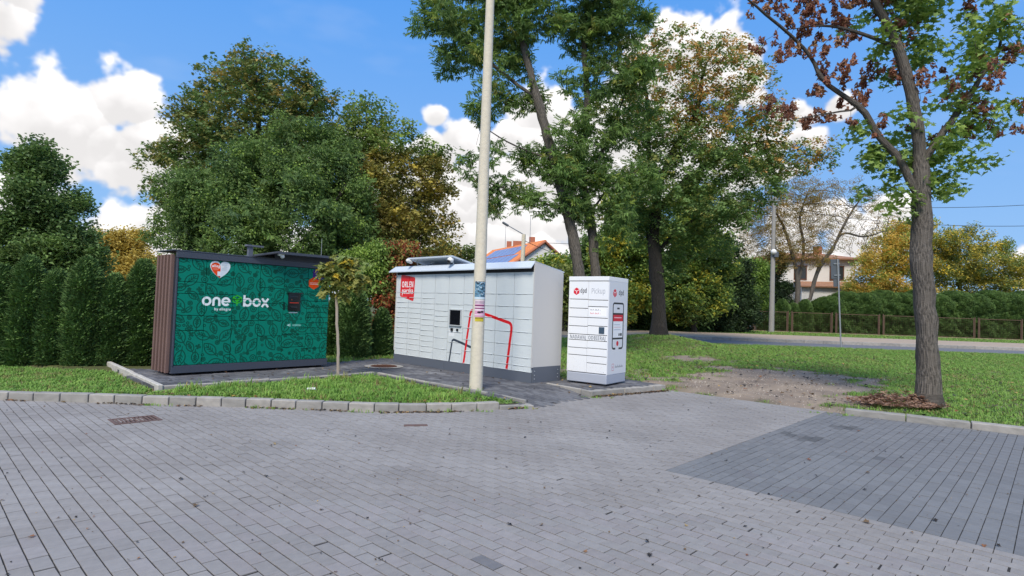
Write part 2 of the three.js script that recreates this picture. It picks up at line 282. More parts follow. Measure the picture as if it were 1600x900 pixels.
{
  const yard = structure('paved_yard', 'grey brick-paved yard in the foreground', 'yard');
  sheet(YARD, -0.0055, M.joint, yard, 'joint_bed');
  const nearYard = [...YARD];
  paving(yard, {
    seed: 3, org: BAYC, ang: BAYA, i0: -60, i1: 80, j0: -110, j1: 90, mats: M.paver, nearOnly: true,
    split: (i, j) => {   // courses end at the dark bay's left edge: half bricks there
      const off = j & 1 ? 0.1 : 0, u = i * 0.2 + off + 0.1;
      if (j >= 0 && off && i === -1) return [[0.05, 0.1]];
      return [[u, 0.2]];
    },
    inside: (x, z, u, v) => !(v > 0 && u < 0.04) && z < 0.5 && Math.abs(x) < 1.05 * Math.max(0, -z) + 2.6 && sdPoly(nearYard, x, z) < 0.06,
    tone: (x, z, k) => { const n = fbm2(x * 0.5, z * 0.5, 3), g = 0.287 + 0.03 * (k - 0.5) + 0.06 * n; return C(g + 0.022, g + 0.002, g - 0.012); },
  });
  const bay = structure('parking_bay', 'dark grey brick parking bay set into the lighter yard', 'parking bay');
  const c = Math.cos(BAYA), s = Math.sin(BAYA);
  paving(bay, {
    seed: 4, gapA: 0.0008, org: BAYC, ang: BAYA - Math.PI / 2, split: (i, j) => { const off = j & 1 ? 0.1 : 0; return off && i === -1 ? [[0.05, 0.1]] : [[i * 0.2 + off + 0.1, 0.2]]; }, i0: -2, i1: 60, j0: -2, j1: 100, mats: M.bay,
    inside: (x, z) => { const [u, v] = rotU(x, z, BAYC, BAYA); return u < 0 && u > -9 && v > 0.0 && z < 0.5 && Math.abs(x) < 1.05 * Math.max(0, -z) + 3 && sdPoly(YARD, x, z) < 0.06; },
    tone: (x, z, k) => { const n = fbm2(x * 0.8, z * 0.8, 3), g = 0.197 + 0.026 * (k - 0.5) + 0.02 * n; return C(g - 0.002, g, g + 0.006); },
  });
}
const dropY = (x, z) => { const d = segD(0.42, -9.19, 1.52, -10.57, x, z); return 0.004 + 0.096 * sstep(-0.1, 1.1, d); };
const inDpd = (x, z) => inPoly([[0.78, -11.2], [1.5, -10.45], [3.2, -11.8], [2.4, -12.7]], x, z);
const padY = (x, z) => (inDpd(x, z) ? 0.1 : dropY(x, z));
{
  const pad = structure('locker_pavement', 'dark brick pavement under the parcel lockers', 'pavement');
  sheet(PAD, -0.02, M.joint, pad, 'joint_bed');
  paving(pad, {
    seed: 8, org: [0.42, -9.19], ang: 46.6 * D2R, i0: -30, i1: 60, j0: -90, j1: 60, mats: M.pad, y: padY,
    inside: (x, z) => sdPoly(PAD, x, z) < 0.03 && segD(1.5, -10.52, 3.2, -11.78, x, z) > 0.12,
    tone: (x, z, k) => { const wear = sstep(-0.1, 0.5, fbm2(x * 0.7 + 4, z * 0.7, 3)), g = 0.115 + 0.11 * wear * k + 0.05 * (k - 0.4); return C(g, g, g + 0.013); },
  });
}

// ------------------------------------------------------------------ kerbs and edging, stone by stone
function stonesAlong(parent, name, pts, len, o) {   // stones behind the line (to its left when walking along it), top at o.h, o.d deep
  const r = mulberry(o.seed), P = pts.map(([x, z]) => V(x, 0, z)), seg = [];
  let total = 0; for (let i = 1; i < P.length; i++) { seg.push([total, P[i - 1], P[i]]); total += P[i].distanceTo(P[i - 1]); }
  const on = (t) => { t = clamp(t, 0, total); for (let i = seg.length - 1; i >= 0; i--) if (t >= seg[i][0]) { const [t0, a, b] = seg[i]; return a.clone().lerp(b, (t - t0) / a.distanceTo(b)); } };
  let t = 0, k = 0;
  while (t < total - 0.05) {
    const l = Math.min(len * (0.92 + 0.16 * r()), total - t), a = on(t), b = on(t + l), d = b.clone().sub(a), w = d.length() - (o.gap ?? 0.012), h = o.h * (o.taper ? 1 - o.taper * sstep(total - 0.75, total, t + l) : 1) + (r() - 0.5) * 0.012;
    const g = new RoundedBoxGeometry(w, h + 0.14, o.d, 2, Math.min(0.016, o.d * 0.2)), u = g.attributes.uv, p = g.attributes.position;
    for (let i = 0; i < p.count; i++) { u.setXY(i, p.getX(i) + 0.37 * k, p.getY(i) + p.getZ(i) + 0.21 * k); if (o.slope && p.getY(i) > 0) p.setY(i, p.getY(i) - (p.getX(i) / w + 0.5) * o.slope * (t + l > total - 0.1 ? 1 : 0)); }
    const m = part(parent, numbered(name), g, o.mat ?? (r() > 0.5 ? M.kerb : M.kerbB));
    const mid = a.add(b).multiplyScalar(0.5), ang = Math.atan2(-d.z, d.x), n = V(-d.z, 0, d.x).normalize().multiplyScalar((o.side ?? -1) * -o.d / 2);
    m.position.set(mid.x + n.x * -1, (h - 0.14) / 2 + (o.base ? o.base(mid.x, mid.z) : 0), mid.z + n.z * -1); m.rotation.set((r() - 0.5) * 0.02, ang + (r() - 0.5) * 0.012, (r() - 0.5) * 0.012);
    t += l; k++;
  }
}
{
  const soil = structure('grass_soil', 'soil under the grass strip in front of the lockers', 'soil'), sm = std({ color: C(0.1, 0.095, 0.05), map: rep(grainTex, 2), roughness: 1 });
  sheet([[-5.45, -8.4], [-5.45, -9.2], [-2.72, -11.92], [-0.4, -9.66], [0.2, -9.16], [0.1, -9.06], [-0.25, -8.92], [-0.9, -8.62], [-1.75, -8.42], [-3.42, -8.45]], 0.062, sm, soil, 'soil_sheet');
  sheet([[-14, -8.0], [-8, -8.3], [-5.5, -8.38], [-5.55, -9.2], [-7.65, -11.3], [-14, -12.6]], 0.01, sm, soil, 'soil_sheet');
}
const kerbA = structure('front_kerb', 'weathered concrete kerb between the yard and the grass strip', 'kerb');
stonesAlong(kerbA, 'kerb_stone', KERB.slice(0), 0.37, { seed: 1, h: 0.115, d: 0.15, taper: 0.75, side: -1 });
const kerbB = structure('locker_kerb', 'short concrete kerb below the white locker', 'kerb');
stonesAlong(kerbB, 'kerb_stone', [[1.5, -10.52], [3.18, -11.76]], 0.84, { seed: 2, h: 0.1, d: 0.16, side: -1 });
const kerbC = structure('side_kerb', 'pale concrete kerb along the right lawn', 'kerb');
stonesAlong(kerbC, 'kerb_stone', [[5.5, -9.52], [6.1, -9.12], [9.2, -7.0], [14, -3.9]], 0.8, { seed: 3, h: 0.1, d: 0.2, side: -1 });
const edge = structure('pavement_edging', 'narrow pale concrete edging round the locker pavement', 'edging');
stonesAlong(edge, 'edging_stone', [[-8.3, -12.0], [-5.48, -9.12]], 0.5, { seed: 5, h: 0.15, mat: M.edge, d: 0.08, side: -1 });
stonesAlong(edge, 'edging_stone', [[-5.48, -9.2], [-2.76, -12.0]], 0.9, { seed: 6, h: 0.125, d: 0.08, side: -1 });
stonesAlong(edge, 'edging_stone', [[-2.72, -11.98], [-0.38, -9.7]], 0.9, { seed: 7, h: 0.13, d: 0.07, side: -1 });
stonesAlong(edge, 'edging_stone', [[-0.3, -9.98], [0.34, -9.24]], 0.9, { seed: 9, h: 0.012, d: 0.06, side: -1, base: (x, z) => padY(x, z) });
stonesAlong(edge, 'edging_stone', [[0.72, -11.3], [1.5, -10.42]], 0.9, { seed: 10, h: 0.112, d: 0.07, side: -1 });

// ------------------------------------------------------------------ road behind the lawn
{
  const road = structure('road', 'grey asphalt road crossing behind the lawn', 'road');
  const strip = (z0, z1, dy, x0 = -90, x1 = 120) => { const g = new THREE.PlaneGeometry(x1 - x0, z0 - z1, 60, 1).rotateX(-Math.PI / 2).translate((x0 + x1) / 2, 0, (z0 + z1) / 2), p = g.attributes.position; for (let i = 0; i < p.count; i++) p.setY(i, 0.0145 * (-p.getZ(i) - 13) + dy); const uv = g.attributes.uv; for (let i = 0; i < uv.count; i++) uv.setXY(i, p.getX(i), p.getZ(i)); g.computeVertexNormals(); return g; };
  part(road, 'asphalt', strip(-27.3, -30.7, -0.02), M.asphalt);
  const far = structure('far_footpath', 'sandy footpath and kerb on the far side of the road', 'footpath');
  part(far, 'path_surface', strip(-30.8, -36.0, 0.13), M.pavement);
  stonesAlong(far, 'kerb_stone', [[-14, -30.6], [44, -30.6]], 1.0, { seed: 12, h: 0.15, d: 0.2, side: -1, base: () => 0.245 });
  const near = structure('near_road_kerb', 'kerb on the near side of the road', 'kerb');
  stonesAlong(near, 'kerb_stone', [[-14, -27.3], [40, -27.3]], 1.0, { seed: 13, h: 0.03, d: 0.15, side: 1, base: () => 0.19 });
}
// ------------------------------------------------------------------ lockers
function canvasTex(w, h, draw) { const c = document.createElement('canvas'); c.width = w; c.height = h; const g = c.getContext('2d'); draw(g, w, h); const t = new THREE.CanvasTexture(c); t.colorSpace = THREE.SRGBColorSpace; t.anisotropy = 8; return t; }
const planar = (cx, cy, x0, y0, W, Hh) => (x, y) => [(x + cx - x0) / W, (y + cy - y0) / Hh];

// --- green locker
function makeGreenLocker() {
  const W = 3.16, D = 0.8, T = thing('parcel_locker', 'dark green parcel locker printed with leaves, dark roof and wooden slats at its end', 'parcel locker', [-6.1, 0.1, -10.5], 49.5 * D2R);
  const y0 = 0.13, y1 = 2.15, PW = 3.1, X0 = 0.03, px = 620;
  const tex = canvasTex(2048, Math.round(2048 * (y1 - y0) / PW), (g, w, h) => {
    const s = w / PW, X = (m) => (m - X0) * s, Y = (m) => h - (m - 0.1 - y0 + 0) * s;   // metres above the yard
    g.fillStyle = '#007f6a'; g.fillRect(0, 0, w, h);
    const r = mulberry(44);
    g.strokeStyle = '#04503f'; g.lineJoin = g.lineCap = 'round';
    const leaf = (x, y, L, a, veins) => { g.save(); g.translate(x, y); g.rotate(a); g.lineWidth = 13; g.beginPath(); g.moveTo(0, 0); g.bezierCurveTo(L * 0.25, -L * 0.42, L * 0.7, -L * 0.36, L, 0); g.bezierCurveTo(L * 0.7, L * 0.36, L * 0.25, L * 0.42, 0, 0); g.stroke(); g.lineWidth = 11; g.beginPath(); g.moveTo(-L * 0.2, 0); g.lineTo(L * 0.82, 0); if (veins) for (let i = 1; i < 4; i++) { g.moveTo(L * (0.1 + 0.17 * i), 0); g.lineTo(L * (0.26 + 0.17 * i), -L * 0.13); g.moveTo(L * (0.1 + 0.17 * i), 0); g.lineTo(L * (0.26 + 0.17 * i), L * 0.13); } g.stroke(); g.restore(); };
    const flower = (x, y, R, n, a) => { g.save(); g.translate(x, y); g.rotate(a); g.lineWidth = 12; g.beginPath(); for (let i = 0; i < n; i++) { const t = (i / n) * 6.283; g.moveTo(R * 0.25 * Math.cos(t), R * 0.25 * Math.sin(t)); g.quadraticCurveTo(R * 1.2 * Math.cos(t - 0.5), R * 1.2 * Math.sin(t - 0.5), R * 1.0 * Math.cos(t), R * 1.0 * Math.sin(t)); g.quadraticCurveTo(R * 1.2 * Math.cos(t + 0.5), R * 1.2 * Math.sin(t + 0.5), R * 0.25 * Math.cos(t), R * 0.25 * Math.sin(t)); } g.stroke(); g.restore(); };
    const blob = (x, y, R, a) => { g.save(); g.translate(x, y); g.rotate(a); g.lineWidth = 12; g.beginPath(); for (let i = 0; i <= 5; i++) { const t = (i / 5) * 6.283, q = t - 0.63; if (!i) g.moveTo(R * Math.cos(t), R * Math.sin(t)); else g.quadraticCurveTo(R * 1.35 * Math.cos(q), R * 1.35 * Math.sin(q), R * Math.cos(t), R * Math.sin(t)); } g.stroke(); g.beginPath(); g.arc(0, 0, R * 0.4, 0, 6.3); g.stroke(); g.restore(); };
    const put = [];
    const free = (x, y, R) => { for (const p of put) if (Math.hypot(p[0] - x, p[1] - y) < (p[2] + R) * 0.86) return false; put.push([x, y, R]); return true; };
    for (const [R, n, kind] of [[104, 400, 0], [74, 700, 1], [50, 1300, 2], [33, 1800, 3], [22, 2200, 4]]) for (let i = 0; i < n; i++) {
      const x = r() * w, y = r() * h, a = r() * 6.28; if (!free(x, y, R)) continue;
      if (kind < 2 || (kind === 2 && r() < 0.5)) leaf(x - Math.cos(a) * R * 0.95, y - Math.sin(a) * R * 0.95, R * 1.9, a, kind < 2); else if (r() < 0.4) flower(x, y, R * 0.85, 4 + Math.floor(r() * 2), a); else if (kind < 4) blob(x, y, R * 0.72, a); else { g.lineWidth = 11; g.beginPath(); g.arc(x, y, R * 0.62, 0, 6.3); g.stroke(); }
    }
    g.fillStyle = '#017a64'; for (const [x, y, ww, hh] of [[0, 0, 1, 0.004]]) g.fillRect(x * w, y * h, ww * w, hh * h);
    // lettering: one [cube] box, drawn as round strokes
    g.strokeStyle = '#f0f4f4'; g.fillStyle = '#f0f4f4'; const lw = 0.043 * s, xh = 0.172 * s, base = Y(1.39), R = (xh - lw) / 2;
    g.lineWidth = lw; g.lineCap = 'butt';
    const o = (cx) => { g.beginPath(); g.arc(cx, base - xh / 2, R, 0, 6.3); g.stroke(); };
    let cx = X(0.463) + xh / 2; o(cx);
    cx += xh * 0.5 + 0.016 * s; const Rn = R * 0.84; g.beginPath(); g.moveTo(cx + lw / 2, base); g.lineTo(cx + lw / 2, base - xh + Rn + lw / 2); g.arc(cx + lw / 2 + Rn, base - xh + Rn + lw / 2, Rn, Math.PI, 0); g.lineTo(cx + lw / 2 + Rn * 2, base); g.stroke();
    cx += Rn * 2 + lw + 0.014 * s + xh / 2; g.beginPath(); g.arc(cx, base - xh / 2, R, 0.7, 6.283); g.stroke(); g.fillRect(cx - R, base - xh / 2 - lw * 0.3, R * 2 + lw * 0.45, lw * 0.62);
    let bxx = X(1.235); o(bxx + lw / 2 + R); g.fillRect(bxx, base - 0.225 * s, lw, 0.225 * s);
    bxx += lw + R * 2 + 0.012 * s + lw / 2; o(bxx + R); bxx += R * 2 + lw / 2 + 0.006 * s;
    g.beginPath(); g.moveTo(bxx + lw * 0.4, base - xh); g.lineTo(bxx + xh * 0.86, base); g.moveTo(bxx + xh * 0.86, base - xh); g.lineTo(bxx + lw * 0.4, base); g.stroke();
    g.fillStyle = '#007f6a'; g.fillRect(X(1.2), base - xh * 0.55, 0.6 * s, 0.011 * s);
    g.fillStyle = '#f0f4f4'; g.font = 'bold ' + Math.round(0.066 * s) + 'px sans-serif'; g.fillText('by allegro', X(0.69), Y(1.305));
    // the green cube of leaves between the words
    g.strokeStyle = '#3dbb1f'; g.lineWidth = 0.017 * s; g.lineJoin = 'round'; const qx = X(1.115), qy = Y(1.52), q = 0.082 * s;
    g.beginPath(); g.moveTo(qx, qy - q); g.lineTo(qx + q, qy - q * 0.5); g.lineTo(qx + q, qy + q * 0.42); g.lineTo(qx, qy + q * 0.9); g.lineTo(qx - q, qy + q * 0.42); g.lineTo(qx - q, qy - q * 0.5); g.closePath(); g.stroke();
    g.beginPath(); g.moveTo(qx - q, qy - q * 0.5); g.quadraticCurveTo(qx - q * 0.3, qy - q * 0.35, qx, qy + q * 0.1); g.quadraticCurveTo(qx + q * 0.3, qy - q * 0.35, qx + q, qy - q * 0.5); g.moveTo(qx, qy + q * 0.1); g.lineTo(qx, qy + q * 1.5); g.moveTo(qx - q * 0.6, qy - q * 0.1); g.lineTo(qx, qy + q * 0.5); g.lineTo(qx + q * 0.6, qy - q * 0.1); g.stroke();
    // heart sticker: orange half, white half
    const hx = X(0.765), hy = Y(1.925), hs = 0.172 * s;
    const heart = (k) => { g.beginPath(); g.moveTo(hx, hy); g.bezierCurveTo(hx - hs * 1.25 * k, hy - hs * 0.75, hx - hs * 1.35 * k, hy - hs * 1.75 * k, hx - hs * 0.52 * k, hy - hs * 1.8 * k); g.quadraticCurveTo(hx - hs * 0.1, hy - hs * 1.8 * k, hx, hy - hs * 1.42 * k); g.quadraticCurveTo(hx + hs * 0.1, hy - hs * 1.8 * k, hx + hs * 0.52 * k, hy - hs * 1.8 * k); g.bezierCurveTo(hx + hs * 1.35 * k, hy - hs * 1.75 * k, hx + hs * 1.25 * k, hy - hs * 0.75, hx, hy); g.closePath(); };
    heart(1.03); g.fillStyle = '#e9ecef'; g.fill(); g.save(); heart(0.93); g.clip(); g.fillStyle = '#ec4a18'; g.fillRect(hx - hs * 1.3, hy - hs * 2, hs * 1.34, hs * 2.1); g.fillStyle = '#dfe5ea'; g.fillRect(hx + hs * 0.04, hy - hs * 2, hs * 1.3, hs * 2.1); g.fillStyle = '#e9ecef'; g.fillRect(hx - hs * 0.28, hy - hs * 0.72, hs * 0.34, hs * 0.5); g.restore();
    g.fillStyle = '#ffffff'; g.font = 'bold ' + Math.round(0.066 * s) + 'px sans-serif'; g.fillText('allegro', hx - hs * 0.9, hy - hs * 1.16);
    g.fillStyle = '#f7c9b5'; g.fillRect(hx - hs * 0.78, hy - hs * 1.02, hs * 0.66, 3); g.fillRect(hx - hs * 0.7, hy - hs * 0.9, hs * 0.5, 3); g.fillStyle = '#9aa3ab'; for (let i = 0; i < 6; i++) g.fillRect(hx + hs * 0.2, hy - hs * (1.5 - 0.13 * i), hs * (0.55 - 0.06 * (i & 1)), 4); g.fillStyle = '#5a3550'; g.fillRect(hx - hs * 0.14, hy - hs * 0.2, hs * 0.16, hs * 0.08);
    // hexagon stickers, orange and violet
    const hex = (mx, my, Rm, col) => { g.fillStyle = col; g.beginPath(); for (let i = 0; i < 6; i++) { const t = (i + 0.5) * 1.0472; g[i ? 'lineTo' : 'moveTo'](X(mx) + Rm * s * Math.cos(t), Y(my) - Rm * s * Math.sin(t)); } g.fill(); };
    hex(2.85, 2.13, 0.155, '#4b2a7b'); hex(2.745, 1.93, 0.135, '#f0510f'); g.fillStyle = '#fbd3c0'; g.fillRect(X(2.65), Y(1.945), 0.19 * s, 6); g.fillRect(X(2.65), Y(1.918), 0.19 * s, 8);
    // arrow under the screen
    g.fillStyle = '#bfe5dc'; g.strokeStyle = '#bfe5dc'; g.beginPath(); g.roundRect(X(2.29), Y(1.043), 0.2 * s, 0.042 * s, 0.02 * s); g.globalAlpha = 0.55; g.fill(); g.globalAlpha = 1; g.lineWidth = 7; g.beginPath(); g.moveTo(X(2.25), Y(1.05)); g.lineTo(X(2.18), Y(1.023)); g.lineTo(X(2.25), Y(0.998)); g.moveTo(X(2.18), Y(1.023)); g.lineTo(X(2.26), Y(1.023)); g.stroke();
    g.fillStyle = '#c9d4d4'; g.fillRect(X(2.2), Y(1.30), 0.2 * s, 0.022 * s); g.fillStyle = '#04342f'; g.fillRect(X(2.08), Y(1.5), 0.03 * s, 0.17 * s);
  });
  const doorMat = new THREE.MeshPhysicalMaterial({ map: tex, roughness: 0.6, specularIntensity: 0.35 });
  part(T, 'body', [bx(W, 2.09, D - 0.06, W / 2, 0.09 + 2.09 / 2, -D / 2 - 0.01)], M.anthDark);
  part(T, 'base', [rb(W, 0.14, D, W / 2, 0.06 + 0.055, -D / 2 + 0.012, 0.006)], M.anth);
  for (const [x, z] of [[0.1, -0.15], [1.2, -0.15], [2.1, -0.15], [3.05, -0.15], [0.1, -0.65], [3.05, -0.65]]) part(T, numbered('foot'), bx(0.08, 0.05, 0.08, x, 0.025, z), M.black);
  part(T, 'corner_post', rb(0.03, 2.04, 0.06, 0.013, y0 + 0.065 + 1.0, -0.01, 0.004), M.anth);
  part(T, 'fascia', rb(W + 0.02, 0.115, 0.06, W / 2, 2.212, 0.005, 0.005), M.anth);
  const door = (xa, xb, ya, yb) => { const w = xb - xa - 0.009, h = yb - ya - 0.009, cx = (xa + xb) / 2, cy = (ya + yb) / 2, m = part(T, numbered('locker_door'), panelGeo(w, h, 0.03, 0.003, planar(cx, cy, X0, y0, PW, y1 - y0)), doorMat); m.position.set(cx, cy, 0.012); };
  const cols = [0.03, 0.52, 1.03, 1.56, 2.075, 2.61, 2.95, 3.13];
  const rowsA = [[2.15, 1.72, 1.5, 1.1, 0.82, 0.187], [2.15, 1.7, 1.51, 1.09, 0.187], [2.15, 1.42, 1.01, 0.187], [2.15, 1.68, 1.36, 1.01, 0.7, 0.187], [2.15, 1.72, 0.73, 0.46, 0.187]];
  for (let c = 0; c < 5; c++) for (let i = 0; i < rowsA[c].length - 1; i++) door(cols[c], cols[c + 1], rowsA[c][i + 1], rowsA[c][i]);
  const rowsB = [2.15, 1.655, 1.44, 1.315, 1.2, 1.085, 0.975, 0.86, 0.74, 0.62, 0.42, 0.187];
  for (let c = 5; c < 7; c++) for (let i = 0; i < rowsB.length - 1; i++) if (c === 5 || i < 7) door(cols[c], c === 5 && i >= 7 ? cols[7] : cols[c + 1], rowsB[i + 1], rowsB[i]);
  const scr = part(T, 'screen', rb(0.27, 0.36, 0.03, 2.305, 1.405, 0.02, 0.006), M.screen);
  part(scr, 'hood', bx(0.32, 0.022, 0.07, 2.31, 1.596, 0.04), M.black);
  const dt = canvasTex(256, 340, (g, w, h) => { g.fillStyle = '#0b0c10'; g.fillRect(0, 0, w, h); g.fillStyle = '#c8371c'; g.fillRect(14, 168, 215, 17); g.fillStyle = '#6b3a1e'; g.beginPath(); g.arc(60, 110, 16, 0, 7); g.fill(); g.fillStyle = '#4a4e56'; g.fillRect(20, 30, 190, 8); g.fillRect(26, 248, 150, 6); g.fillRect(60, 272, 140, 6); });
  part(scr, 'display', new THREE.PlaneGeometry(0.24, 0.32).translate(2.305, 1.4, 0.0365), std({ map: dt, roughness: 0.1 }));
  // roof: flat sheet on the left, raised canopy with sloping cheeks on the right
  part(T, 'roof', rb(W + 0.06, 0.02, D + 0.04, W / 2, 2.281, -D / 2 + 0.02, 0.006), M.anth);
  const can = [];
  const prof = (x, dx, ya) => [[x, 2.292, 0.04], [x + dx, ya, 0.26], [x + dx, ya, -D + 0.05], [x, 2.292, -D + 0.05]];
  const sl = 0.28, e = 1.77, f = 3.62;
  const quadBox = (q, th) => { const pos = [], dn = q.map((p) => [p[0], p[1] - th, p[2]]), F = (a, b, c, d) => pos.push(...a, ...b, ...c, ...a, ...c, ...d); F(q[0], q[1], q[2], q[3]); F(dn[3], dn[2], dn[1], dn[0]); for (let i = 0; i < 4; i++) { const j = (i + 1) % 4; F(q[i], dn[i], dn[j], q[j]); } return rawGeo(pos, pos.length ? new Array(pos.length / 3 * 2).fill(0) : null); };
  const topY = 2.425, topR = 2.44;
  can.push(quadBox([[e, topY, 0.27], [f, topR, 0.27], [f, topR - 0.03, -D + 0.02], [e, topY - 0.03, -D + 0.02]], 0.05));
  part(T, 'canopy', can, M.anth);
  part(T, 'canopy_cheek', [quadBox([[e - 0.42, 2.3, 0.04], [e, topY - 0.02, 0.27], [e, topY - 0.05, -D + 0.1], [e - 0.42, 2.3, -D + 0.1]], 0.02), bx(f - e - 0.3, 0.11, 0.03, (e + f) / 2 - 0.1, 2.335, 0.03)], M.anthDark);
  part(T, 'security_camera', [rb(0.13, 0.05, 0.06, 1.87, 2.365, 0.2, 0.015, 2), new THREE.SphereGeometry(0.045, 12, 8).translate(1.9, 2.335, 0.2)], M.camWhite);
  part(T, 'corner_lamp', new THREE.SphereGeometry(0.03, 10, 8).translate(3.55, 2.36, 0.22), M.camWhite);
  part(T, 'roof_bracket', [bx(0.09, 0.22, 0.07, 1.42, 2.4, -0.2), bx(0.34, 0.035, 0.12, 1.5, 2.52, -0.2), bx(0.3, 0.03, 0.2, 1.5, 2.305, -0.2)], M.baseGrey);
  part(T, 'aerial', rod(V(3.02, 2.42, -0.2), V(3.02, 2.85, -0.2), 0.006, 0.004, 6), M.steel);
  // wooden slats over the end wall
  for (let i = 0; i < 5; i++) { const m = part(T, numbered('wood_slat'), rb(0.06, 2.16, 0.062, -0.04, 0.05 + 1.08, -0.1 - i * 0.162, 0.006), M.wood); m.rotation.x = 0; }
  part(T, 'end_wall', bx(0.012, 2.1, D - 0.04, -0.006, 1.14, -D / 2), M.anthDark);
  part(T, 'roof_edge', rb(0.06, 0.02, D + 0.02, -0.045, 2.283, -D / 2 + 0.02, 0.004), M.anth);
  return T;
}
makeGreenLocker();

// A thin sheet-metal door whose face bows in and out a little across its width.
function bowedDoor(w, h, d, uvf, amp, tiltX) {
  const N = 8, pos = [], uv = [], idx = [], z = (x, y) => amp * Math.cos((x / w) * 6.283) * 0.5 + y * tiltX;
  for (let j = 0; j < 2; j++) for (let i = 0; i <= N; i++) { const x = (i / N - 0.5) * w, y = (j - 0.5) * h; pos.push(x, y, z(x, y)); uv.push(...uvf(x, y)); }
  for (let i = 0; i < N; i++) idx.push(i, i + 1, N + 1 + i, i + 1, N + 2 + i, N + 1 + i);
  const front = rawGeo(pos, uv, idx).toNonIndexed(), p2 = [], u2 = [], rim = [];
  for (let i = 0; i <= N; i++) rim.push([pos[i * 3], -h / 2]); for (let i = N; i >= 0; i--) rim.push([pos[i * 3], h / 2]);
  rim.forEach(([x, y], i) => { const [x2, y2] = rim[(i + 1) % rim.length], q = [[x, y, -d], [x2, y2, -d], [x2, y2, z(x2, y2)], [x, y, z(x, y)]]; for (const k of [0, 1, 2, 0, 2, 3]) { p2.push(...q[k]); u2.push(...uvf(q[k][0], q[k][1])); } });
  return mergeGeometries([front, rawGeo(p2, u2)]);
}
